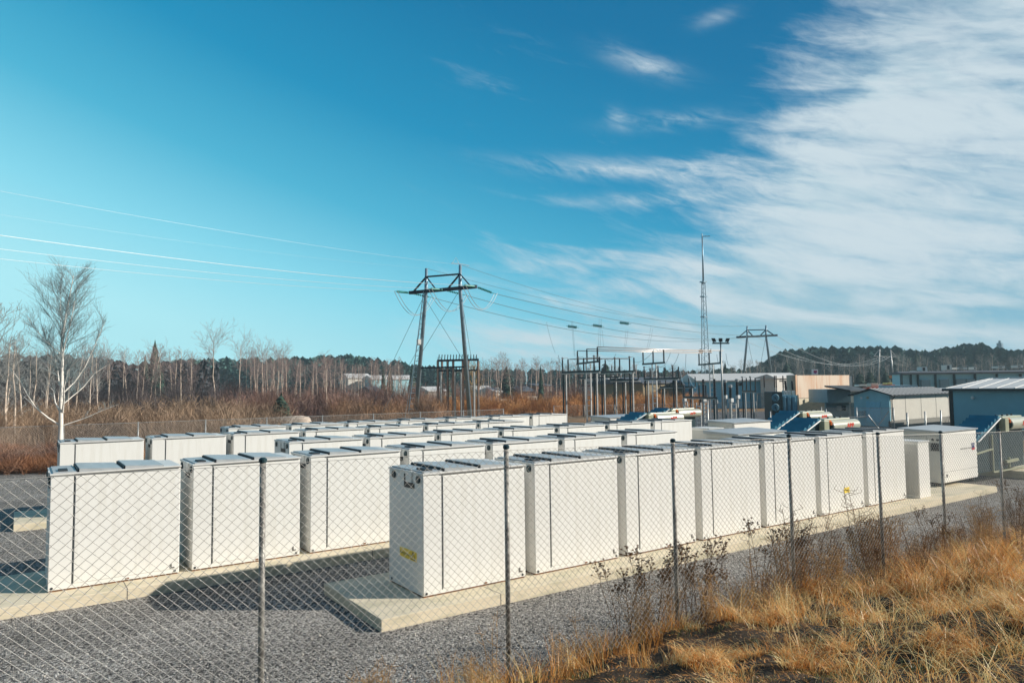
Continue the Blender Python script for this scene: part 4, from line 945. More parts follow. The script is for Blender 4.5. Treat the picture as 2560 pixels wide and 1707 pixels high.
# long warehouse on the right
T, b_ = hall('long_warehouse', 2256, 2700, 933, 929, 150, 4, mat('warehouse_blue', (0.40, 0.74, 0.84), 0.5, var=0.1), dk_roof, 'long blue warehouse with loading doors behind the petrol building', lit=False)
wx = [2279, 2297, 2341, 2388, 2440, 2495, 2554]
for x in wx: part('pilaster', pbox(x-1.3, x+1.3, 934, 2000, 149.4, 0.5, b_), teal_dark, T)
for (a_, c_, y_) in ((2304, 2326, 949), (2351, 2373, 948), (2391, 2413, 947), (2418, 2440, 947), (2453, 2477, 947), (2499, 2523, 946), (2529, 2554, 945)):
    part('loading_door', pbox(a_, c_, y_, 2000, 149.4, 0.4, b_), grey_wall, T); 
part('roof_edge', pbox(2256, 2700, 929, 933.5, 149.2, 0.6, b_), dk_roof, T)
part('end_column', pbox(2254, 2257, 932, 980, 149.2, 0.6, b_), teal_dark, T)
for (x0, x1, y0, y1) in ((2306, 2320, 917, 928), (2368, 2381, 912, 924), (2288, 2302, 926, 929), (2395, 2420, 918, 922), (2437, 2443, 917, 923), (2496, 2515, 915, 919), (2545, 2560, 913, 918)):
    u_ = thing('rooftop_unit', gat((x0+x1)/2, 160), 'white ventilation unit on the long warehouse roof, about %s' % {2306: 'above its left end', 2368: 'above the second loading door', 2288: 'beside its left corner, flat', 2395: 'low and wide near the middle', 2437: 'small and upright near the middle', 2496: 'low, right of the middle', 2545: 'at the right edge of the photo'}[x0], 'ventilation unit', 'rooftop units')
    u_.location.z = hz(y1, 160, x0)-0.05
    bb = np.array(u_.location); part('casing', pbox(x0, x1, y0, y1+1.2, 160, 2.0, bb), roof_light, u_)
    part('fan_grille', pbox(x0+(x1-x0)*0.25, x0+(x1-x0)*0.6, y0+1.5, y1-1, 159.8, 0.18, bb), gasket, u_)
tag(part('striped_greenhouse', pbox(2229, 2294, 963, 2000, 110, 4, np.zeros(3)), mat('pale_blue_stripes', (0.35, 0.52, 0.62), 0.5, col2=(0.2, 0.36, 0.46), scale=3, stretch=(6, 6, 0.1))), 'low pale blue ribbed trailer behind the service house', 'trailer')
for (x0, x1, y0, y1, d, c, n_, lab) in ((2178, 2196, 958, 967, 125, (0.72, 0.62, 0.5), 'stacked_crate', 'cream box standing in the vehicle yard behind the service house'), (2168, 2212, 968, 972, 124, (0.6, 0.10, 0.04), 'flatbed_trailer', 'red flatbed trailer under the cream box'),
        (2219, 2231, 956, 961, 126, (0.75, 0.62, 0.2), 'stacked_crate', 'yellow white crate near the warehouse corner'), (2216, 2238, 961.5, 963.5, 126, (0.7, 0.12, 0.03), 'flatbed_trailer', 'orange red flatbed under the yellow crate'),
        (2211, 2228, 966, 974, 122, (0.04, 0.16, 0.27), 'skip_container', 'dark blue skip left of the ribbed trailer'), (2233, 2243, 938, 945, 170, (0.75, 0.22, 0.04), 'orange_sign', 'orange sign board in front of the wooded hill'),
        (2147, 2166, 961, 966, 130, (0.70, 0.70, 0.66), 'parked_van', 'pale van parked behind the service house roof'), (2347, 2366, 970, 978, 88, (0.78, 0.78, 0.78), 'parked_van', 'white van roof between service house and petrol building'),
        (2185, 2209, 960.5, 966, 135, (0.6, 0.66, 0.68), 'parked_van', 'grey white van parked behind the cream box')):
    b_ = gat((x0+x1)/2, d); m_ = mat(n_+'_paint', c, 0.5)
    T = thing(n_, b_, lab, n_.split('_')[-1] if n_ != 'orange_sign' else 'sign')
    part('body', pbox(x0, x1, y0, y1, d, 1.8, b_), m_, T, bevel=0.08); part('underframe', pbox(x0+2, x1-2, y1+0.2, 2000, d+0.2, 1.3, b_), dark_metal, T)
# round corner shop sign on a pole above the concrete wall
b_ = gat(2039, 150); T = thing('pylon_sign', b_, 'white framed square sign with purple and red emblem above the concrete wall', 'sign')
part('panel', pbox(2033, 2046, 923, 936, 150, 0.6, b_), mat('sign_white', (0.75, 0.72, 0.78), 0.4), T)
part('emblem', pbox(2035.5, 2043.5, 926, 931, 149.9, 0.08, b_), mat('magenta_print', (0.35, 0.02, 0.12), 0.4), T)
part('emblem', pbox(2037, 2042, 931.2, 934, 149.9, 0.08, b_), mat('purple_print', (0.12, 0.03, 0.25), 0.4), T)
part('pole', pbox(2038.5, 2040.5, 936, 1100, 150.3, 0.2, b_), galv, T)
# containers
ct_blue = mat('container_blue', (0.10, 0.27, 0.45), 0.5, var=0.2); ct_white = mat('container_white', (0.76, 0.71, 0.63), 0.5)
for (x0, xm, x1, y0, y1, d, lab, mA, mB) in ((1233, 1251, 1275, 998, 1021, 145, 'small site cabin with blue end and white side, left of the big container', ct_blue, ct_white), (1279, 1318, 1343, 991, 1020, 148, 'cargo container, blue front and white corrugated side', ct_blue, ct_white)):
    b_ = gat(xm, d); T = thing('cargo_container', b_, lab, 'container', 'containers behind the far fence')
    part('blue_half', pbox(x0, xm-0.3, y0, y1, d, 2.4, b_), mA, T); wo = part('white_half', abox(xm, x1, y0, y1, d, 2.4, b_), mB, T)
    s = MB(); k_ = int((x1-xm)/2.5)
    for i in range(k_):
        xx = xm+1+(x1-xm-1)*i/k_; q_ = abox(xx, xx+0.7, y0+0.6, y1-0.6, d-0.0, 0.05, b_); q_.v = [(v_[0], gat(xm, d)[1]-b_[1]-0.06 if v_[1] < gat(xx, d)[1]-b_[1]+0.03 else gat(xm, d)[1]-b_[1]-0.003, v_[2]) for v_ in q_.v]; s.add(q_.v, q_.f)
    part('corrugation', s, ct_white, wo)
b_ = gat(1365, 140); T = thing('waste_skip', b_, 'blue steel skip with ribs beside the far fence', 'skip')
part('body', pbox(1352, 1396, 1006, 1023, 140, 2.2, b_), ct_blue, T, bevel=0.05)
part('end_panel', pbox(1338, 1351.5, 1008, 1023, 141, 2.0, b_), teal_dark, T)
for x in (1356, 1368, 1381, 1392): part('rib', pbox(x-0.8, x+0.8, 1007, 1022, 139.8, 0.15, b_), steel_blue, T)

# rusty outdoor rack behind the pylon
T = thing('wooden_pole_rack', gat(1145, 95), 'weathered switch rack of brown poles with ringed insulators behind the big pylon', 'switchgear'); b_ = np.array(T.location)
rustp = mat('weathered_rusty_pole', (0.28, 0.17, 0.12), 0.7, col2=(0.12, 0.10, 0.09), scale=1.5)
for x in (1094.5, 1105, 1119, 1133, 1157, 1170, 1195.5): 
    d_ = 95 if x in (1094.5, 1119, 1133, 1157, 1195.5) else 99; p = gat(x, d_)-b_; e_ = at(x, 902, d_)-b_; part('pole', MB().bar(p, e_, 0.24), rustp, T)
for x in (1103, 1137, 1153, 1185): p = gat(x, 97)-b_; e_ = at(x, 930, 97)-b_; part('pole', MB().bar(p, e_, 0.22), galv, T)
part('beam', MB().bar(at(1093, 901.5, 95)-b_, at(1197, 899, 95)-b_, 0.28), steel_navy, T); part('beam', MB().bar(at(1096, 927, 97)-b_, at(1192, 925, 97)-b_, 0.2), steel_navy, T)
part('cross_rail', MB().bar(at(1094, 957, 95)-b_, at(1119, 957, 95)-b_, 0.1).bar(at(1094, 971, 95)-b_, at(1119, 971, 95)-b_, 0.1).bar(at(1094, 997, 95)-b_, at(1195, 996, 95)-b_, 0.06), galv, T)
for i, x in enumerate(np.arange(1097, 1196, 7.2)):
    s = MB(); a_ = at(x, 900, 95)-b_; s.lathe(a_, (0.1, 0, 1), insulator_prof(0.75, 0.10, 4), 8); part('insulator', s, insul, T)
    s = MB(); a_ = at(x+1, 925, 97)-b_; s.lathe(a_, (0.1, 0, 1), insulator_prof(0.55, 0.09, 3), 6); part('insulator', s, insul, T)
for x in (1098, 1190):
    s = MB(); s.tube([at(x, 897, 95)-b_+(Rv*math.cos(a)+Uv*math.sin(a))*0.25 for a in np.linspace(0, 2*math.pi, 13)], 0.03, 4); part('corona_ring', s, steel_lit, T)

# substation fence and service yard fence
copy_fence('chain link fence of the switchyard, behind the ladder gantries', [tuple(gat(1384, 92)), tuple(gat(1890, 99))], 2.0, spacing=4.0, wsize=0.11)
copy_fence('fence with slanted braces in front of the service house', [tuple(gat(2052, 64)), tuple(gat(2232, 61))], 2.4, spacing=2.6, wsize=0.11)
for (x, yt, d, lab) in ((1767, 1010, 50, 'bare steel post left of the middle inverter cabinets'), (2062, 1022, 58, 'twin steel gate post in front of the concrete wall'), (2264, 1031, 46, 'bare fence post in front of the white louvred wall, leftmost of three'), (2309, 1028, 48, 'bare fence post in front of the white louvred wall, middle of three'), (2348, 1025, 50, 'bare fence post in front of the white louvred wall, rightmost of three'), (1923, 1028, 55, 'short post left of the upper blue transformer')):
    b_ = gat(x, d); h_ = hz(yt, d, x)+0.25; s = MB(); s.tube([(0, 0, 0), (0, 0, h_)], 0.05, 8); o = part('steel_post', s, galv, smooth=True); o.location = tuple(b_); tag(o, lab, 'post', 'bare steel posts')
br_ = thing('gate_brace', gat(2190, 60), 'slanted steel brace tubes crossing in front of the service house door', 'gate'); b_ = np.array(br_.location)
for (xa, ya, xb, yb) in ((2170, 1037, 2196, 1070), (2222, 1027, 2193, 1068), (2070, 1036, 2086, 1048), (2120, 1043, 2170, 1041)): s = MB(); s.tube([at(xa, ya, 60)-b_, at(xb, yb, 60)-b_], 0.05, 7); part('brace_tube', s, galv, br_)
gm2 = thing('mesh_gate', gat(1908, 88), 'open steel mesh gate with diagonal bracing left of the radiator fans', 'gate'); b_ = np.array(gm2.location)
s = MB()
cs = [at(1893, 984, 88)-b_, at(1926, 981, 88)-b_, at(1927, 1013, 88)-b_, at(1893, 1017, 88)-b_]
for i in range(4): s.bar(cs[i], cs[(i+1) % 4], 0.09)
s.bar(cs[0], cs[2], 0.06); part('gate_frame', s, galv, gm2)
s = MB()
for k in range(1, 12):
    t_ = k/12; s.bar(cs[0]+(cs[1]-cs[0])*t_, cs[3]+(cs[2]-cs[3])*t_, 0.025); s.bar(cs[0]+(cs[3]-cs[0])*t_, cs[1]+(cs[2]-cs[1])*t_, 0.025)
part('wire_infill', s, galv, gm2)
# ------------------------------------------------------------------ vegetation
rng = np.random.default_rng(7)
bark_white = mat('birch_bark', (0.88, 0.82, 0.74), 0.75, col2=(0.22, 0.18, 0.16), scale=3.0, stretch=(1, 1, 2.2), lo=0.58, hi=0.74)
bark_pink = mat('far_birch_bark', (0.74, 0.60, 0.48), 0.8, col2=(0.26, 0.20, 0.18), scale=1.2, stretch=(1, 1, 0.6), lo=0.50, hi=0.72)
twig_m = mat('bare_twigs', (0.27, 0.20, 0.19), 0.85, col2=(0.42, 0.32, 0.29), scale=0.7)
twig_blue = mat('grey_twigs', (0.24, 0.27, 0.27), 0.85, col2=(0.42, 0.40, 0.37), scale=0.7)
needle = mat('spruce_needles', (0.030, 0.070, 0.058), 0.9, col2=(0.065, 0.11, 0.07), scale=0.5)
needle_far = mat('haze_tinted_needles', (0.030, 0.115, 0.130), 0.95, col2=(0.09, 0.18, 0.15), scale=0.12)  # distance haze put into the needle colour as a teal tint
def grow(rng, p, d, L, r, level, out, upb=0.25, spread=0.6, nseg=4, kids_=4, minr=0.004, droop=0.0, start=0.25):
    # one limb as a chain of segments with children
    pts = [p]; rs = [r]; dd = d/np.linalg.norm(d)
    for i in range(nseg):
        dd = dd+rng.normal(0, 0.11, 3)+np.array([0, 0, upb*0.12-droop*0.15]); dd /= np.linalg.norm(dd)
        pts.append(pts[-1]+dd*L/nseg); rs.append(max(minr, r*(1-0.8*(i+1)/nseg)))
    for i in range(nseg): out.append((pts[i], pts[i+1], rs[i], rs[i+1], level))
    if level <= 0: return
    for k in range(kids_):
        t = start+(1-start)*(k+rng.random())/kids_; i = min(nseg-1, int(t*nseg)); f = t*nseg-i; q = pts[i]+(pts[i+1]-pts[i])*f
        sd = rng.normal(0, 1, 3); sd -= dd*(sd@dd); sd /= np.linalg.norm(sd)+1e-9
        nd = dd*(1-spread*0.6)+sd*spread+np.array([0, 0, upb-droop])
        grow(rng, q, nd, L*(0.62-0.28*t)*rng.uniform(0.7, 1.15), max(minr, rs[i]*0.5), level-1, out, upb, spread, 3, max(2, kids_-1), minr, droop, 0.15)
def seg_arrays(out):
    P = np.array([o[0] for o in out]); Q = np.array([o[1] for o in out]); r0 = np.array([o[2] for o in out]); r1 = np.array([o[3] for o in out]); lv = np.array([o[4] for o in out])
    return P, Q, r0, r1, lv
def tree_from(out, name, trunk_mat, twig_mat, label, cat, group, loc, thr=2, tn=8):
    P, Q, r0, r1, lv = seg_arrays(out); T = thing(name, loc, label, cat, group); big = lv >= thr
    V, Fq = seg_tubes(P[big], Q[big], r0[big], r1[big], tn); link(bpy.data.objects.new('trunk', fast_mesh('trunk', V, Fq, trunk_mat, smooth=True)), T)
    V, Fq = seg_tubes(P[~big], Q[~big], r0[~big], r1[~big], 3); link(bpy.data.objects.new('crown', fast_mesh('crown', V, Fq, twig_mat)), T)
    return T
# hero birch, limbs laid out after the photo (offsets in metres right / up, plus depth)
HD = 45.0; base = gat(150, HD)
Rh = np.array([Rv0[0], Rv0[1], 0]); Dh = np.array([-Rv0[1], Rv0[0], 0]); zb = base[2]
def hp(zx, zy, dep=0.0):
    x = zx*0.3191; y = 680+zy*0.3191; q = at(x, y, HD)-base; return q+Dh*dep
out = []
def chain(pts, r0, r1, lv):
    n = len(pts)
    for i in range(n-1): out.append((pts[i], pts[i+1], r0+(r1-r0)*i/(n-1), r0+(r1-r0)*(i+1)/(n-1), lv))
trunk = [np.array([0, 0, 0.0]), hp(468, 1400), hp(478, 1200), hp(478, 1000), hp(485, 850), hp(487, 700), hp(482, 560), hp(505, 400), hp(540, 220), hp(575, 30)]
chain(trunk, 0.16, 0.02, 3)
limbs_raw = [([hp(462, 1195), hp(400, 1140, -.3), hp(330, 1060, -.6), hp(290, 960, -.9), hp(240, 850, -1), hp(195, 780, -1.1)], .085),
         ([hp(462, 1080), hp(400, 1020, .4), hp(355, 930, .8), hp(280, 870, 1)], .075), ([hp(465, 890), hp(420, 770, .4), hp(370, 640, .7), hp(320, 540, .9)], .06),
         ([hp(490, 1100), hp(540, 990, -.5), hp(570, 910, -.9), hp(630, 760, -1.2), hp(740, 670, -1.4)], .085), ([hp(493, 950), hp(540, 860, .6), hp(600, 740, .9), hp(660, 560, 1.2), hp(720, 380, 1.4)], .065),
         ([hp(495, 1200), hp(620, 1150, .5), hp(740, 1090, .8), hp(855, 1040, 1)], .05), ([hp(500, 1030), hp(580, 900, 1), hp(640, 790, 1.4), hp(735, 710, 1.8)], .05),
         ([hp(487, 700), hp(540, 560, -.4), hp(620, 420, -.9), hp(680, 230, -1.2), hp(700, 150, -1.3)], .05), ([hp(485, 620), hp(440, 470, .5), hp(420, 300, .7), hp(410, 130, .8)], .05),
         ([hp(484, 650), hp(400, 540, -.6), hp(345, 440, -1), hp(310, 350, -1.2)], .04), ([hp(370, 640, .7), hp(300, 560, .9), hp(260, 460, 1.0)], .03), ([hp(320, 1060, -.5), hp(250, 1010, -.3), hp(170, 960, 0)], .03)]
limbs = [(p_, r_ if isinstance(r_, float) else r_) for p_, r_ in limbs_raw]
for pts, r in limbs:
    chain(pts, r*0.72, 0.010, 2)
r2 = np.random.default_rng(3)
for pts, r in limbs+[(trunk[5:], .06)]:
    seglen = [np.linalg.norm(pts[i+1]-pts[i]) for i in range(len(pts)-1)]; tot = sum(seglen)
    low = pts[0][2] < 5.2 and pts[-1][2] < 6.5
    nk = int(tot*(3.0 if low else 8.0))
    for k in range(nk):
        t = (0.3 if low else 0.12)+(0.88 if not low else 0.7)*r2.random(); s_ = min(t, 1)*tot; i = 0
        while i < len(seglen)-1 and s_ > seglen[i]: s_ -= seglen[i]; i += 1
        q = pts[i]+(pts[i+1]-pts[i])*(s_/seglen[i]); d = pts[i+1]-pts[i]; d = d/np.linalg.norm(d)
        sd = r2.normal(0, 1, 3); sd[2] *= 0.4
        if k % 6 == 0 and not low: grow(r2, q, d*0.8+sd*0.45+np.array([0, 0, 0.35]), r2.uniform(0.9, 1.7), 0.018, 1, out, 0.35, 0.5, 5, 14, 0.0055, 0.0, 0.1)
        else: grow(r2, q, d*0.7+sd*0.45+np.array([0, 0, 0.45]), r2.uniform(0.3, 0.8)*(0.8 if low else 1), 0.010, 1, out, 0.3, 0.5, 4, 6, 0.0052, 0.0, 0.15)
zt0, zt1 = hp(485, 860)[2], hp(575, 40)[2]
for k in range(46):
    t = (k+r2.random())/46; zq = zt0+(zt1-zt0)*t; i = max(q_ for q_ in range(len(trunk)-1) if trunk[q_][2] <= zq); f = (zq-trunk[i][2])/(trunk[i+1][2]-trunk[i][2]); q = trunk[i]+(trunk[i+1]-trunk[i])*min(f, 1)
    a = r2.random()*6.283; L = (1.15+2.3*math.sin(math.pi*min(1, t*0.8+0.16))**1.2)*r2.uniform(0.65, 1.1)
    grow(r2, q, np.array([math.cos(a)*0.62, math.sin(a)*0.62, 0.72]), L, 0.024, 1, out, 0.22, 0.55, 6, 9, 0.0050, 0.0, 0.25)
    for kk in range(3):
        a2 = a+r2.normal(0, .5); q2 = q+np.array([math.cos(a)*0.5, math.sin(a)*0.5, 0.75])*L*r2.uniform(.3, .8); grow(r2, q2, np.array([math.cos(a2)*0.7, math.sin(a2)*0.7, 0.6]), L*0.45, 0.010, 1, out, 0.2, 0.6, 4, 8, 0.0048, 0.0, 0.1)
tree_from(out, 'birch_tree', bark_white, mat('hero_twigs', (0.17, 0.26, 0.28), 0.85, col2=(0.34, 0.38, 0.38), scale=1.0), 'big bare white birch with spreading limbs at the left end of the far fence', 'tree', None, base, 2)
# generic bare trees
def proto_birch(seed, H, bare=0.42, width=0.16, dens=26, twigl=1.0, clump=False, rt=0.15):
    r_ = np.random.default_rng(seed); o = []; n = 9; pts = [np.array([0, 0, 0.0])]; lean = r_.normal(0, 0.025, 2)
    for i in range(n):
        pts.append(np.array([pts[-1][0]+lean[0]*H/n+r_.normal(0, 0.07), pts[-1][1]+lean[1]*H/n+r_.normal(0, 0.07), H*(i+1)/n]))
    for i in range(n): o.append((pts[i], pts[i+1], rt*(1-0.85*i/n), rt*(1-0.85*(i+1)/n), 3))
    for k in range(dens):
        t = bare+(1-bare)*(k+r_.random())/dens*0.98; i = min(n-1, int(t*n)); q = pts[i]+(pts[i+1]-pts[i])*(t*n-i)
        a = r_.random()*2*math.pi; prof = math.sin(math.pi*min(1, max(0.12, (t-bare)/(1-bare)*0.85+0.15)))
        if clump: prof = 0.55+0.9*((t-bare)/(1-bare))**1.5*(1 if t < 0.93 else 0.5)
        L = H*width*(0.45+0.8*prof)*r_.uniform(0.6, 1.2)
        grow(r_, q, np.array([math.cos(a)*0.6, math.sin(a)*0.6, 0.75]), L, 0.03, 2, o, 0.12, 0.55, 3, 4, 0.011, 0.02, 0.2)
    return o
protos = []
specs = [(11, 13, .45, .16, 26, False), (12, 14, .55, .15, 22, False), (13, 12, .38, .2, 30, False), (14, 14, .66, .24, 24, True), (15, 11, .5, .14, 20, False), (16, 13.5, .6, .2, 24, True), (17, 12, .25, .17, 34, False)]
for s_ in specs:
    o = proto_birch(s_[0], s_[1], s_[2], s_[3], s_[4], clump=s_[5]); P, Q, r0, r1, lv = seg_arrays(o); big = lv >= 3
    V, Fq = seg_tubes(P[big], Q[big], r0[big], r1[big], 6); mt_ = fast_mesh('trunk', V, Fq, bark_pink, smooth=True)
    V, Fq = seg_tubes(P[~big], Q[~big], r0[~big], r1[~big], 3); mc_ = fast_mesh('crown', V, Fq, twig_m)
    mcb = mc_.copy(); mcb.materials[0] = twig_blue
    protos.append((s_[1], mt_, mc_, mcb))
def place_tree(k, x, d, ytop, label, group, blue=False, name='birch_tree'):
    H0, mt_, mc_, mcb = protos[k]; b_ = gat(x, d); H = hz(ytop, d, x)+0.25; T = thing(name, b_, label, 'tree', group, rz=rng.random()*6.28)
    sc = H/H0; w_ = max(0.7, min(1.5, sc*rng.uniform(0.85, 1.15))); T.scale = (w_, w_, sc)
    link(bpy.data.objects.new('trunk', mt_), T); link(bpy.data.objects.new('crown', mcb if blue else mc_), T)
# distinct ones
place_tree(3, 540, 108, 852, 'tall thin birch with a round tufted crown, trunk reaching down to the far fence', None)
place_tree(5, 598, 118, 862, 'forked birch with tufted crown right of the tall thin birch', None)
place_tree(1, 818, 92, 885, 'lone white trunked birch with broken top in front of the reddish thicket', None)
place_tree(2, 1246, 165, 886, 'broad bare tree with fine crown right of the rusty pole rack', None)
place_tree(1, 1340, 170, 893, 'bare birch beside the narrow dark spruce', None)
def band(n, x0, x1, d0, d1, ya, yb, ks, label, group, blue=False):
    for i in range(n):
        x = x0+(x1-x0)*(i+rng.random())/n; d = rng.uniform(d0, d1); y = ya(x)+rng.uniform(-yb, yb)
        place_tree(int(rng.choice(ks)), x, d, y, label, group, blue)
band(17, 205, 500, 105, 150, lambda x: 878, 12, [0, 1, 2, 3, 4, 5], 'slender bare birch in the row between the big birch and the tall thin one', 'birches on the left')
band(10, 610, 720, 112, 160, lambda x: 888, 10, [0, 1, 3, 5], 'slender bare birch in the row right of the forked birch', 'birches left of the middle')
band(40, 640, 1010, 125, 200, lambda x: 906, 12, [0, 1, 4, 6, 2], 'pinkish bare birch in the crowd left of the big pylon', 'birches left of the big pylon')
band(26, 1195, 1450, 150, 215, lambda x: 905, 12, [0, 1, 2, 4, 6], 'bare birch between the pole rack and the switchyard', 'birches behind the allotments')
band(24, 1450, 1760, 190, 240, lambda x: 920, 10, [0, 1, 2, 4, 6], 'bare birch behind the switchyard', 'birches behind the switchyard')
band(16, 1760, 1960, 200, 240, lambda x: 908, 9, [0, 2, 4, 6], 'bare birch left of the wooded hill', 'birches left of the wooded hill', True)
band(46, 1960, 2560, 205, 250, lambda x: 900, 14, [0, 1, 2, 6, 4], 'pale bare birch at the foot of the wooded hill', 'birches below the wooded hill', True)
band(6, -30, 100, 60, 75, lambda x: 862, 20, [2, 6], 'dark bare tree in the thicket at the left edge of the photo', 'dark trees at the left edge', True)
place_tree(2, -12, 48, 772, 'tall bare tree cut by the left edge of the photo', None, True)
band(8, 60, 260, 80, 110, lambda x: 880, 10, [0, 2, 6], 'dark bare tree behind the big white birch', 'dark trees behind the big birch', True)

# conifers
def conifer_arrays(r_, H, W, tiers=11, per=11, broad=False):
    Vs = []; n = 0; Fs = []
    for i in range(tiers):
        t = i/(tiers-1); z = H*(0.10+0.88*t); rad = W*(1-t)**(0.55 if broad else 0.85)+0.08*W
        for k in range(per):
            a = r_.random()*6.283; rr = rad*r_.uniform(0.65, 1.2); w_ = rr*r_.uniform(0.22, 0.42)+0.1; dz = H*0.085*r_.uniform(0.5, 1.3)
            c, s = math.cos(a), math.sin(a); zz = z+r_.normal(0, H*0.015)
            Vs += [(0, 0, zz+dz*0.5), (c*rr*0.7-s*w_, s*rr*0.7+c*w_, zz-dz*0.45), (c*rr, s*rr, zz-dz*0.9), (c*rr*0.7+s*w_, s*rr*0.7-c*w_, zz-dz*0.45)]
            Fs.append((n, n+1, n+2, n+3)); n += 4
    w_ = 0.06*W
    Vs += [(-w_, -w_, H*0.9), (w_, w_, H*0.9), (0, 0, H*1.02), (0, 0, H*1.02)]; Fs.append((n, n+1, n+2, n+3))
    return np.array(Vs), np.array(Fs)
cp = []
for sd, H_, W_, br in ((1, 14, 2.2, False), (2, 14, 1.3, False), (3, 11, 3.2, True)):
    V, Fq = conifer_arrays(np.random.default_rng(sd), H_, W_, 22 if not br else 15, 26, br); mc_ = fast_mesh('crown', V, Fq, needle)
    s = MB(); s.tube([(0, 0, 0), (0, 0, H_*0.85)], 0.16, 6, r1=0.04); me = bpy.data.meshes.new('trunk'); me.from_pydata(s.v, [], s.f); me.materials.append(bark_pink); cp.append((H_, me, mc_))
def place_con(k, x, d, y, label, group=None, wsc=1.0):
    H_, me, mc_ = cp[k]; b_ = gat(x, d); T = thing('spruce_tree', b_, label, 'tree', group, rz=rng.random()*6); sc = (hz(y, d, x)+0.25)/H_; T.scale = (sc*wsc, sc*wsc, sc)
    link(bpy.data.objects.new('trunk', me), T); link(bpy.data.objects.new('crown', mc_), T)
for k, x, d, y, lab, w_ in ((0, 386, 150, 855, 'tall dark spruce topping the birches on the left', 1.2), (0, 362, 152, 893, 'lower dark spruce beside the tall one on the left', 1.3), (1, 958, 170, 914, 'narrow dark spruce between the white halls and the big pylon', 1.0), (0, 975, 175, 910, 'pair of dark spruces just right of the narrow one', 0.9),
        (2, 1266, 175, 918, 'broad dark pine above the white cottage', 1.0), (1, 1352, 160, 914, 'narrow dark spruce standing alone right of the cottages', 1.0), (2, 1514, 190, 904, 'dark pine behind the first ladder gantry', 0.9), (0, 1664, 200, 916, 'small dark pine behind the second ladder gantry', 1.0),
        (0, 1814, 200, 905, 'dark spruce just right of the floodlight mast', 1.0), (2, 1968, 210, 905, 'dark pine standing at the left foot of the wooded hill', 1.0), (0, 1030, 190, 912, 'dark spruce left of the pylon leg', 1.0), (2, 2150, 185, 930, 'round dark pine left of the far pylon leg', 1.1), (2, 2176, 180, 926, 'round dark pine directly beside the far pylon leg', 1.0), (2, 2215, 178, 928, 'round dark pine between the legs of the far pylon', 1.0), (0, 2294, 270, 878, 'pointed spruce above the left end of the warehouse', 1.0), (2, 2085, 200, 935, 'dark pine above the concrete wall', 1.0)):
    place_con(k, x, d, y, lab, None, w_)
place_con(2, 703, 72, 985, 'low dark green bush behind the pale reed heap', None, 1.2)
# distant woods: one mass each
lib = [conifer_arrays(np.random.default_rng(50+i), 1.0, rng.uniform(0.065, 0.12), 13, 8, i % 4 == 0) for i in range(8)]
def wood(name, prof, x0, x1, d0, d1, n, lab, mt_, hmul=(0.82, 1.0)):
    parts_ = []
    for i in range(n):
        x = rng.uniform(x0, x1); d = rng.uniform(d0, d1); y = float(np.interp(x, [a for a, b in prof], [b for a, b in prof]))
        H_ = (hz(y, (d0+d1)/2, x)+0.25)*rng.uniform(*hmul)*(d/((d0+d1)/2))**0.5; b_ = gat(x, d); V, Fq = lib[int(rng.integers(8))]
        a = rng.random()*6.28; c, s = math.cos(a), math.sin(a); w_ = rng.uniform(0.8, 1.3); VV = V.copy(); X = VV[:, 0]*c-VV[:, 1]*s; Y = VV[:, 0]*s+VV[:, 1]*c
        parts_.append((np.stack([X*H_*w_+b_[0], Y*H_*w_+b_[1], VV[:, 2]*H_-0.25], 1), Fq))
    V, Fq = join(parts_); tag(link(bpy.data.objects.new(name, fast_mesh(name, V, Fq, mt_))), lab, 'forest', kind='stuff')
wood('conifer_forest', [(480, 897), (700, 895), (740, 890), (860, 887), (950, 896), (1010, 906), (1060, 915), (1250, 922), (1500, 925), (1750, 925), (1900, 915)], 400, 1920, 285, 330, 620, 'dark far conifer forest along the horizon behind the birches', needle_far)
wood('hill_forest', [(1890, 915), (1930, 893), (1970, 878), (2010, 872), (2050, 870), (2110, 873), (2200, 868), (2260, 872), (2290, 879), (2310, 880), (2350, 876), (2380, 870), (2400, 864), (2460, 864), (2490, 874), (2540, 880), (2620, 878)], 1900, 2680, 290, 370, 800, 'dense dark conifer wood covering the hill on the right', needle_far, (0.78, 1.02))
wood('left_forest', [(-100, 880), (200, 888), (330, 905), (480, 902), (520, 900)], -150, 540, 165, 200, 240, 'dark mixed forest behind the birches on the left', mat('dusk_needles', (0.060, 0.078, 0.092), 0.95, col2=(0.095, 0.09, 0.10), scale=0.3), (0.7, 1.0))
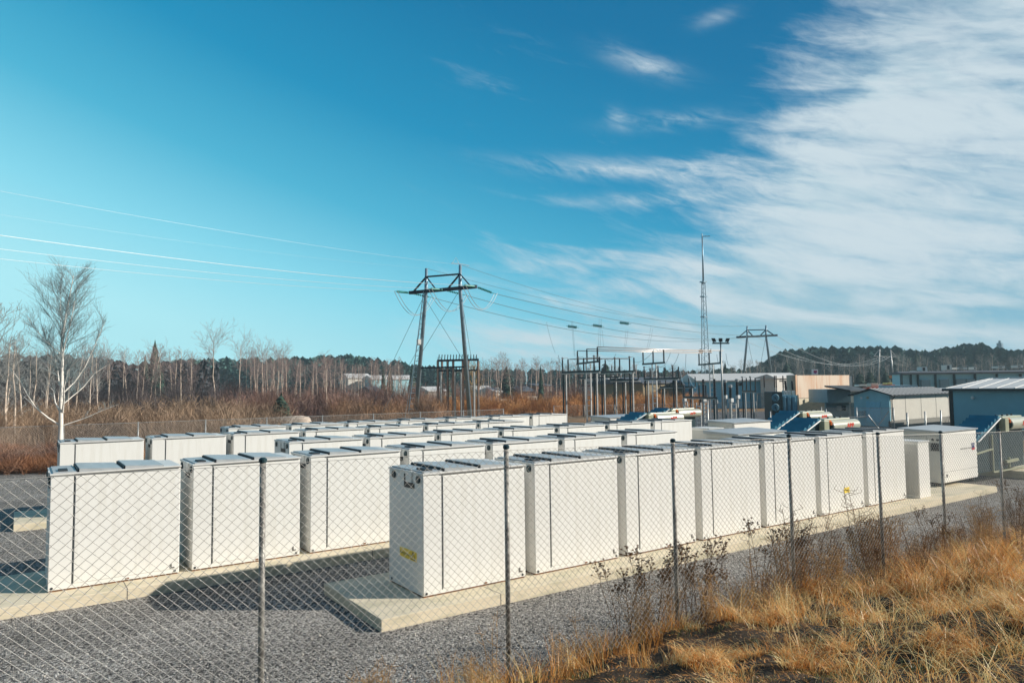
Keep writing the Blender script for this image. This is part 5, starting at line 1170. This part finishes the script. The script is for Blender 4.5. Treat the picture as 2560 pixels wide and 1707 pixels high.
# thickets of bare shrubs: fans of arching stems
def thicket(name, n, x0, x1, d0, d1, h0, h1, lab, mt_, stems=26, spread=0.55, rad=0.012, seed=5, tint=None):
    r_ = np.random.default_rng(seed); P = []; Q = []; W0 = []; W1 = []
    for i in range(n):
        x = r_.uniform(x0, x1); d = d0+(d1-d0)*r_.random(); b_ = gat(x, d); h = r_.uniform(h0, h1)*(0.6+0.4*math.sin(x*0.021+d*0.1)**2)
        a = r_.random(stems)*6.283; le = r_.uniform(0.05, spread, stems); hh = h*r_.uniform(0.55, 1.0, stems)
        dx = np.cos(a)*le; dy = np.sin(a)*le; prev = np.stack([b_[0]+r_.normal(0, .35, stems), b_[1]+r_.normal(0, .35, stems), np.full(stems, -0.25)], 1); ns = 4
        for s_ in range(ns):
            t0 = (s_+1)/ns; nx_ = prev+np.stack([dx*hh/ns*(0.6+t0)+r_.normal(0, .06, stems), dy*hh/ns*(0.6+t0)+r_.normal(0, .06, stems), hh/ns*(1.15-0.3*t0)], 1)
            wv = np.cross(nx_-prev, np.array([Fv[0], Fv[1], 0])+r_.normal(0, .4, 3)); wv /= np.linalg.norm(wv, axis=1, keepdims=True)
            P.append(prev); Q.append(nx_); ra = rad*(1.15-t0*0.75+0.2); W0.append(wv*rad*(1.3-s_/ns)); W1.append(wv*rad*(1.3-(s_+1)/ns))
            if s_ >= 1:
                for _ in range(2):
                    e_ = nx_+np.stack([r_.normal(0, .28, stems), r_.normal(0, .28, stems), r_.uniform(0.1, .55, stems)], 1); P.append(nx_); Q.append(e_); W0.append(wv*rad*0.7); W1.append(wv*rad*0.4)
            prev = nx_
    V, Fq = seg_ribbons(np.concatenate(P), np.concatenate(Q), np.concatenate(W0), np.concatenate(W1))
    tag(link(bpy.data.objects.new(name, fast_mesh(name, V, Fq, mt_))), lab, 'thicket', kind='stuff')
brown_st = mat('brown_willow_stems', (0.55, 0.30, 0.15), 0.85, col2=(0.20, 0.14, 0.11), scale=0.35)
grey_st = mat('grey_brown_stems', (0.22, 0.15, 0.105), 0.85, col2=(0.62, 0.42, 0.27), scale=0.16)
red_st = mat('reddish_stems', (0.44, 0.24, 0.17), 0.85, col2=(0.20, 0.13, 0.12), scale=0.2)
or_st = mat('orange_willow_stems', (0.80, 0.38, 0.12), 0.8, col2=(0.36, 0.18, 0.09), scale=0.5)
thicket('willow_thicket', 330, -80, 700, 52, 92, 2.6, 4.4, 'tangled grey brown willow thicket behind the far fence on the left', grey_st, 30, 0.6, 0.017, 5)
thicket('birch_thicket', 300, 560, 1060, 85, 130, 3.5, 6.5, 'reddish brown thicket of young birches left of the big pylon', red_st, 26, 0.28, 0.018, 6)
thicket('orange_thicket', 190, 830, 1110, 72, 96, 2.6, 4.2, 'orange brown willow thicket around the foot of the big pylon', brown_st, 30, 0.4, 0.016, 8)
thicket('orange_hedge', 420, 1100, 1760, 104, 128, 2.2, 3.9, 'orange willow growth behind the switchyard and containers', or_st, 26, 0.3, 0.020, 9)
thicket('background_scrub', 240, 1050, 1960, 150, 195, 4, 7.0, 'grey bare scrub behind the cottages and halls', red_st, 24, 0.25, 0.028, 10)
thicket('left_scrub', 240, -100, 640, 95, 150, 5, 9.0, 'dark bare scrub filling the gaps between the birches on the left', mat('dark_grey_stems', (0.13, 0.11, 0.115), 0.9, col2=(0.20, 0.15, 0.14), scale=0.3), 28, 0.22, 0.026, 12)
thicket('hill_scrub', 260, 1900, 2640, 190, 260, 5, 11.0, 'grey bare scrub at the foot of the wooded hill', mat('grey_green_stems', (0.085, 0.10, 0.095), 0.9, col2=(0.15, 0.14, 0.12), scale=0.2), 24, 0.22, 0.035, 13)
thicket('low_heath', 520, -180, 330, 41, 52, 0.3, 1.1, 'low rust brown heath just outside the far fence', mat('rust_heath_stems', (0.46, 0.20, 0.08), 0.85, col2=(0.24, 0.15, 0.12), scale=0.25), 26, 0.8, 0.014, 14)
# pale covered pile and willow crown
b_ = at(705, 1030, 66); b_[2] = -0.25
pm_ = MB(); prof = [(-3.2, 0.15), (-2.9, 0.75), (-2.2, 1.0), (-1, 1.1), (0.5, 1.15), (1.8, 1.2), (2.5, 1.05), (2.8, 0.5), (2.86, 0.1)]
axd = Rv0*0.97+np.array([0, 0, 0]); pm_.lathe((0, 0, 0.9), axd, prof, 18); po = part('hay_pile', pm_, mat('dry_reed', (0.66, 0.54, 0.44), 0.9, col2=(0.36, 0.28, 0.22), scale=2.5, bump=0.8, bscale=12, stretch=(0.5, 1, 1)), smooth=True); po.location = tuple(b_)
po.scale = (1, 1, 1.05); tag(po, 'pale rounded heap of cut reed lying behind the far fence', 'heap')
o = proto_birch(77, 8.5, 0.22, 0.28, 36); P, Q, r0, r1, lv = seg_arrays(o); wl = mat('yellow_willow_twigs', (0.42, 0.27, 0.10), 0.8); T = thing('willow_tree', gat(1180, 125), 'yellowish bare willow crown directly behind the rusty pole rack', 'tree')
big = lv >= 3; V, Fq = seg_tubes(P[big], Q[big], r0[big], r1[big], 6); link(bpy.data.objects.new('trunk', fast_mesh('trunk', V, Fq, bark_pink)), T); V, Fq = seg_tubes(P[~big], Q[~big], r0[~big]*1.6, r1[~big]*1.6, 3); link(bpy.data.objects.new('crown', fast_mesh('crown', V, Fq, wl)), T)
b_ = gat(1183, 118); T = thing('yellow_digger', b_, 'small yellow digger behind the big pylon', 'digger'); part('cab', pbox(1177, 1190, 1011, 1024, 118, 1.2, b_), mat('digger_yellow', (0.75, 0.42, 0.04), 0.5), T, bevel=0.15); part('track', pbox(1175, 1192, 1025, 1032, 118, 1.4, b_), dark_metal, T, bevel=0.1); part('arm', MB().bar(at(1166, 1010, 118)-b_, at(1179, 1016, 118)-b_, 0.22).bar(at(1166, 1010, 118)-b_, at(1164, 1030, 118)-b_, 0.2), mat('digger_orange', (0.6, 0.2, 0.03), 0.5), T)

# ------------------------------------------------------------------ embankment grass
def grass_mat(name, c1, c2, c3):
    mt_ = bpy.data.materials.new(name); mt_.use_nodes = True; t = mt_.node_tree; b = t.nodes['Principled BSDF']; b.inputs['Roughness'].default_value = 0.42; b.inputs['Specular IOR Level'].default_value = 0.5
    a = t.nodes.new('ShaderNodeAttribute'); a.attribute_name = 'tint'; r_ = t.nodes.new('ShaderNodeValToRGB'); t.links.new(a.outputs['Fac'], r_.inputs[0])
    e = r_.color_ramp.elements; e[0].color = (*c1, 1); e[1].color = (*c3, 1); q = e.new(0.5); q.color = (*c2, 1); t.links.new(r_.outputs[0], b.inputs['Base Color']); return mt_
straw = grass_mat('dead_grass_blades', (0.085, 0.040, 0.015), (0.90, 0.38, 0.08), (1.0, 0.82, 0.40))
t = straw.node_tree; b = t.nodes['Principled BSDF']; tr_n = t.nodes.new('ShaderNodeBsdfTranslucent'); mxs = t.nodes.new('ShaderNodeMixShader'); mxs.inputs[0].default_value = 0.3
src = b.inputs['Base Color'].links[0].from_socket; t.links.new(src, tr_n.inputs[0]); t.links.new(b.outputs[0], mxs.inputs[1]); t.links.new(tr_n.outputs[0], mxs.inputs[2]); t.links.new(mxs.outputs[0], t.nodes['Material Output'].inputs[0])
r3 = np.random.default_rng(21)
def fbm(x, y): return (np.sin(x*1.3+y*0.9)+np.sin(x*2.9-y*2.3+1.7)*0.7+np.sin(x*5.3+y*4.1+0.4)*0.45+np.sin(x*0.55-y*0.8+2)*0.9)/3.0
def tuft_positions(n, xr, yr):
    x = r3.uniform(*xr, n); y = r3.uniform(*yr, n); return x, y
def build_blades(cx_, cy_, per, hmin, hmax, lean, width, tint0, tint1, rad, name, lab, mt_, laydown=0.0, ns=3):
    n = len(cx_); N_ = n*per; cxr = np.repeat(cx_, per); cyr = np.repeat(cy_, per)
    a = r3.random(N_)*6.283; rr = rad*np.sqrt(r3.random(N_)); X = cxr+np.cos(a)*rr; Y = cyr+np.sin(a)*rr; Z = hfield(X, Y)-0.01
    la = np.repeat(r3.random(n)*6.283, per)+r3.normal(0, 0.7, N_); lm_ = np.repeat(r3.uniform(0.3, 1.0, n), per)*lean*r3.uniform(0.3, 1.4, N_)
    h = np.repeat(r3.uniform(hmin, hmax, n), per)*r3.uniform(0.45, 1.1, N_); tb = np.clip(np.repeat(r3.uniform(tint0, tint1, n), per)+r3.normal(0, 0.2, N_), 0, 1)
    prev = np.stack([X, Y, Z], 1); Ps = []; Qs = []; W0 = []; W1 = []; tn = []
    wdir = r3.random(N_)*3.1416; wv = np.stack([np.cos(wdir), np.sin(wdir), r3.normal(0, .2, N_)], 1)
    for s_ in range(ns):
        t_ = (s_+1)/ns; bend = lm_*(t_**1.3)+laydown*t_
        d = np.stack([np.cos(la)*bend, np.sin(la)*bend, np.maximum(0.02, 1-0.45*bend*t_)], 1); d += r3.normal(0, 0.10, (N_, 3)); d /= np.linalg.norm(d, axis=1, keepdims=True)
        nx_ = prev+d*(h/ns)[:, None]; Ps.append(prev); Qs.append(nx_); W0.append(wv*width*(1-s_/ns*0.8)); W1.append(wv*width*(1-(s_+1)/ns*0.85)); tn.append(tb); prev = nx_
    V, Fq = seg_ribbons(np.concatenate(Ps), np.concatenate(Qs), np.concatenate(W0), np.concatenate(W1)); ti = np.repeat(np.concatenate(tn), 4)
    tag(link(bpy.data.objects.new(name, fast_mesh(name, V, Fq, mt_, tint=ti))), lab, 'grass', kind='stuff')
def gmask(x, y, thr):
    e_ = gedge(x); return (y < e_-0.05) & (fbm(x, y) > thr)
def fb2(x, y): return (np.sin(x*2.2+y*1.7)+np.sin(x*4.1-y*3.6+1.1)*0.8+np.sin(x*7.9+y*6.3+0.7)*0.6+np.sin(x*1.1-y*1.4+3)*0.8)/3.2
def far_of(x, y): return np.hypot(x-CAMP[0], y-CAMP[1])
x, y = tuft_positions(11000, (-4.5, 10), (-12.8, -5.0)); lowz = np.clip((x+1.5)/5.0+(-8.5-y)*0.35, -0.2, 1); k = gmask(x, y, -2) & (fb2(x, y) > 0.48-0.38*lowz)
build_blades(x[k], y[k], 26, 0.10, 0.40, 1.8, 0.0034, 0.25, 1.0, 0.09, 'dry_grass', 'tangled dead straw coloured grass on the near bank', straw, 0.8)
x, y = tuft_positions(2600, (3, 24), (-9.5, -4.9)); k = gmask(x, y, -0.5) & (fb2(x, y) > -0.05); build_blades(x[k], y[k], 26, 0.24, 0.74, 1.3, 0.0045, 0.05, 0.85, 0.15, 'dry_grass_rise', 'taller dead grass along the right part of the fence', straw, 0.4)
x, y = tuft_positions(12000, (-4.5, 12), (-12.8, -5.2)); k = gmask(x, y, -2); build_blades(x[k], y[k], 8, 0.04, 0.13, 2.2, 0.0036, 0.0, 0.7, 0.18, 'grass_litter', 'short brown grass litter covering the soil of the bank', straw, 1.8, 2)
x, y = tuft_positions(120, (-4.4, 3.0), (-8.0, -5.4)); k = y < gedge(x)+0.25; build_blades(x[k], y[k], 30, 0.2, 0.55, 1.0, 0.0035, 0.2, 0.85, 0.12, 'fence_grass', 'upright dead grass clumps along the foot of the fence', straw, 0.2)
x, y = tuft_positions(1500, (-4.0, 12), (-12.4, -5.6)); k = gmask(x, y, -2) & (x+(-y-8)*0.8 > 0.3); build_blades(x[k], y[k], 9, 0.45, 0.85, 2.3, 0.0030, 0.55, 1.0, 0.08, 'arching_grass', 'long arching pale straws lying over the bank', straw, 0.9, 5)
gmoss = grass_mat('green_grass_blades', (0.03, 0.05, 0.012), (0.10, 0.13, 0.03), (0.30, 0.30, 0.10))
x, y = tuft_positions(1500, (-4, 10), (-12.6, -6.0)); k = gmask(x, y, -2) & (np.sin(x*2.1+y*3.3) > 0.35); build_blades(x[k], y[k], 24, 0.06, 0.16, 1.0, 0.003, 0.1, 0.9, 0.10, 'green_grass', 'sparse short green grass showing between the dead tufts', gmoss, 0.3, 2)
# loose stones lying on the gravel
ns_ = 14000; sx_ = np.concatenate([r3.uniform(-8, 16, ns_), r3.uniform(-9, 4, 4000)]); sy_ = np.concatenate([r3.uniform(-7.4, -0.85, ns_), r3.uniform(-6, 4.4, 4000)])
kk = (sy_ > gedge(sx_)-0.5) & ~((sy_ > -0.74) & (sx_ > -1.35)); sx_ = sx_[kk]; sy_ = sy_[kk]; n_ = len(sx_); sr = r3.uniform(0.008, 0.024, n_)*(1+0.8*(r3.random(n_) > 0.96)); zc = hfield(sx_, sy_)+0.012+sr*0.3
dirs = np.array([[1, 0, 0], [0, 1, 0], [-1, 0, 0], [0, -1, 0], [0, 0, 0.8], [0, 0, -0.8]]); rot = r3.random(n_)*6.28; V = np.zeros((n_, 6, 3))
for i in range(6):
    d_ = dirs[i]; j_ = r3.uniform(0.6, 1.25, n_); V[:, i, 0] = sx_+(d_[0]*np.cos(rot)-d_[1]*np.sin(rot))*sr*j_; V[:, i, 1] = sy_+(d_[0]*np.sin(rot)+d_[1]*np.cos(rot))*sr*j_; V[:, i, 2] = zc+d_[2]*sr*j_
Fs_ = np.array([[0, 1, 4], [1, 2, 4], [2, 3, 4], [3, 0, 4], [1, 0, 5], [2, 1, 5], [3, 2, 5], [0, 3, 5]]); F_ = (np.arange(n_)*6)[:, None, None]+Fs_[None]
stone_m = grass_mat('loose_stones', (0.07, 0.068, 0.07), (0.26, 0.245, 0.23), (0.62, 0.57, 0.50))
tag(link(bpy.data.objects.new('loose_stones', fast_mesh('loose_stones', V.reshape(-1, 3), F_.reshape(-1, 3), stone_m, tint=np.repeat(r3.random(n_), 6)))), 'loose crushed stones scattered over the gravel yard', 'stones', kind='stuff')
# dead flower stalks along the fence
stalk = mat('dead_stalk_brown', (0.12, 0.07, 0.04), 0.8, col2=(0.30, 0.17, 0.08), scale=6)
stalk2 = mat('dead_stalk_straw', (0.62, 0.38, 0.16), 0.75, col2=(0.30, 0.17, 0.07), scale=6)
def weed_mesh(seed, H_, nst, head=True, fluffy=False):
    r_ = np.random.default_rng(seed); o = []
    for s_ in range(nst):
        a = r_.random()*6.28; p = np.array([math.cos(a), math.sin(a), 0])*r_.random()*0.12; d = np.array([math.cos(a)*0.16, math.sin(a)*0.16, 1.0]); pts = [p]; n = 6; h = H_*r_.uniform(0.6, 1.0)
        for i in range(n): d = d+r_.normal(0, .05, 3); d /= np.linalg.norm(d); pts.append(pts[-1]+d*h/n)
        for i in range(n):
            o.append((pts[i], pts[i+1], 0.0055*(1-i/n*0.5), 0.0055*(1-(i+1)/n*0.5)))
            for _ in range(4 if fluffy else 2):
                sd = r_.normal(0, 1, 3); sd[2] = abs(sd[2])*0.7; sd /= np.linalg.norm(sd); q = pts[i]+(pts[i+1]-pts[i])*r_.random(); e_ = q+sd*r_.uniform(0.05, 0.16); o.append((q, e_, 0.003, 0.002))
                if i > 2: e2_ = e_+np.array([r_.normal(0, .03), r_.normal(0, .03), 0.05]); o.append((e_, e2_, 0.003, 0.0015))
        if head:
            for _ in range(14):
                sd = r_.normal(0, 1, 3); sd[2] = abs(sd[2])+0.8; sd /= np.linalg.norm(sd); q = pts[-2]+(pts[-1]-pts[-2])*r_.random(); e_ = q+sd*r_.uniform(0.06, 0.13); o.append((q, e_, 0.0025, 0.002)); o.append((e_, e_+np.array([0.018, 0.0, 0.004]), 0.010, 0.010)); o.append((e_-np.array([0, 0.012, 0]), e_+np.array([0, 0.012, 0.006]), 0.009, 0.009))
    P = np.array([a[0] for a in o]); Q = np.array([a[1] for a in o]); return seg_tubes(P, Q, np.array([a[2] for a in o]), np.array([a[3] for a in o]), 4)
wm = []
for sd, H_, n_, hd, fl, mt_ in ((1, 1.1, 5, True, False, stalk), (2, 1.25, 7, True, True, stalk), (3, 0.95, 4, True, False, stalk), (4, 1.2, 9, False, True, stalk), (5, 0.9, 10, False, True, stalk2), (6, 1.3, 3, False, False, stalk2)):
    V, Fq = weed_mesh(sd, H_, n_, hd, fl); wm.append(fast_mesh('dead_weed', V, Fq, mt_))
def on_bank(px_, py_, Y): return at(px_, py_, 1) if False else None
WX = [(1.25, -6.3, 2, 1.05), (1.55, -6.5, 0, 1.1), (1.95, -6.3, 2, 0.9), (2.35, -6.6, 0, 1.1), (2.6, -6.5, 0, 1.15), (3.05, -6.4, 1, 1.1), (3.45, -6.6, 2, 1.2), (4.3, -6.4, 3, 1.1), (4.75, -6.6, 3, 1.15), (5.2, -6.5, 1, 1.0), (6.0, -6.3, 2, 1.1), (6.5, -6.5, 4, 1.2), (7.0, -6.6, 3, 1.45), (7.25, -6.5, 3, 1.5), (7.5, -6.7, 4, 1.5), (8.1, -6.4, 2, 1.0), (8.8, -6.5, 1, 1.1), (9.3, -6.6, 3, 1.0),
      (9.9, -6.5, 1, 1.25), (10.5, -6.6, 1, 1.15), (11.2, -6.5, 3, 1.1), (11.9, -6.6, 2, 1.25), (12.6, -6.6, 1, 1.2), (13.3, -6.6, 3, 1.2), (14.0, -6.7, 1, 1.3), (-0.7, -6.8, 5, 0.9), (-0.2, -6.7, 4, 0.7), (0.5, -6.4, 5, 0.8), (1.4, -7.4, 5, 0.9), (2.8, -7.5, 5, 0.8), (4.2, -7.6, 2, 0.8), (5.4, -7.6, 3, 0.8), (6.6, -7.6, 2, 0.9), (8.0, -7.7, 4, 1.0), (9.2, -7.8, 3, 0.9), (10.4, -7.8, 1, 0.9), (-2.0, -7.2, 4, 0.6), (-3.4, -7.6, 4, 0.7)]
WX = [w for i_, w in enumerate(WX) if w[1] < -7.0 or i_ % 2 == 0]+[(-0.35, -6.5, 0, 1.0), (-0.15, -6.6, 3, 0.95), (0.0, -6.35, 2, 1.15), (0.2, -6.5, 1, 1.05), (0.45, -6.6, 3, 0.9), (0.75, -6.3, 2, 1.2), (0.95, -6.5, 0, 1.25), (1.1, -6.6, 1, 1.0), (2.0, -6.7, 4, 0.8), (2.7, -6.8, 4, 0.8),
 (3.3, -6.6, 3, 1.25), (3.5, -6.5, 3, 1.35), (3.65, -6.7, 3, 1.2), (3.9, -6.6, 4, 1.1), (4.2, -6.7, 3, 1.0), (4.5, -6.5, 3, 1.1), (5.6, -6.6, 4, 1.3), (5.85, -6.6, 3, 1.5), (6.05, -6.5, 4, 1.6), (6.2, -6.7, 3, 1.4), (6.35, -6.6, 4, 1.45), (6.8, -6.9, 3, 1.0), (7.7, -6.9, 3, 1.1), (8.4, -6.8, 4, 1.0), (8.9, -7.0, 3, 1.15), (9.6, -7.0, 4, 1.2), (10.1, -6.8, 3, 1.3), (10.9, -6.9, 4, 1.1), (11.5, -6.9, 3, 1.2), (12.2, -6.8, 3, 1.2), (12.9, -7.0, 4, 1.3), (14.6, -6.7, 3, 1.3), (15.3, -6.8, 1, 1.2),
 (0.6, -7.2, 3, 0.8), (1.7, -7.3, 3, 0.7), (2.4, -7.2, 3, 0.85), (3.4, -7.3, 3, 0.95), (4.8, -7.3, 3, 0.9), (6.0, -7.4, 3, 0.9), (7.2, -7.4, 3, 0.9), (-4.4, -7.4, 4, 0.75), (-4.55, -7.5, 4, 0.6), (-1.2, -6.9, 4, 0.55), (-2.9, -7.2, 5, 0.8), (-1.6, -7.1, 5, 0.7)]
WX = [w for i_, w in enumerate(WX) if not (w[0] > 6.6 and w[1] > -7.0 and i_ % 3 == 0)]
WX = [(a, b, k, min(c, 0.95) if 6.4 < a < 9.0 else c) for a, b, k, c in WX]
WX = [(a, b, 4 if (k == 3 and i_ % 3 == 1) else k, c) for i_, (a, b, k, c) in enumerate(WX)]
for i, (x, y, k, s_) in enumerate(WX):
    o = bpy.data.objects.new('dead_weed', wm[k]); COL.objects.link(o); o.location = (x, y, float(hfield(np.array([x]), np.array([y]))[0])-0.02); o.scale = (s_, s_, s_); o.rotation_euler = (0, 0, i*1.7)
    right = x > 3.6
    lab = {0: 'dark dead flower stalks with flat heads standing against the near fence', 1: 'bushy dark dead stalks with flat heads along the near fence', 2: 'thin dead stalks with small seed heads along the near fence', 3: 'dense clump of dark leafy dead stems along the near fence', 4: 'straw coloured clump of dead stems on the grass bank', 5: 'tall thin straw stems on the grass bank'}[k]
    tag(o, lab, 'dead plant', 'dead weeds along the near fence')

# ------------------------------------------------------------------ thin air
hzm = bpy.data.materials.new('thin_haze'); hzm.use_nodes = True; t = hzm.node_tree
t.nodes.remove(t.nodes['Principled BSDF']); pv = t.nodes.new('ShaderNodeVolumePrincipled'); pv.inputs['Color'].default_value = (0.70, 0.92, 1.0, 1); pv.inputs['Density'].default_value = 0.00042
pv.inputs['Anisotropy'].default_value = 0.0
t.links.new(pv.outputs[0], t.nodes['Material Output'].inputs['Volume'])
part('haze', MB().box(-310, 650, -30, 530, -1.6, 42), hzm, kind='stuff')
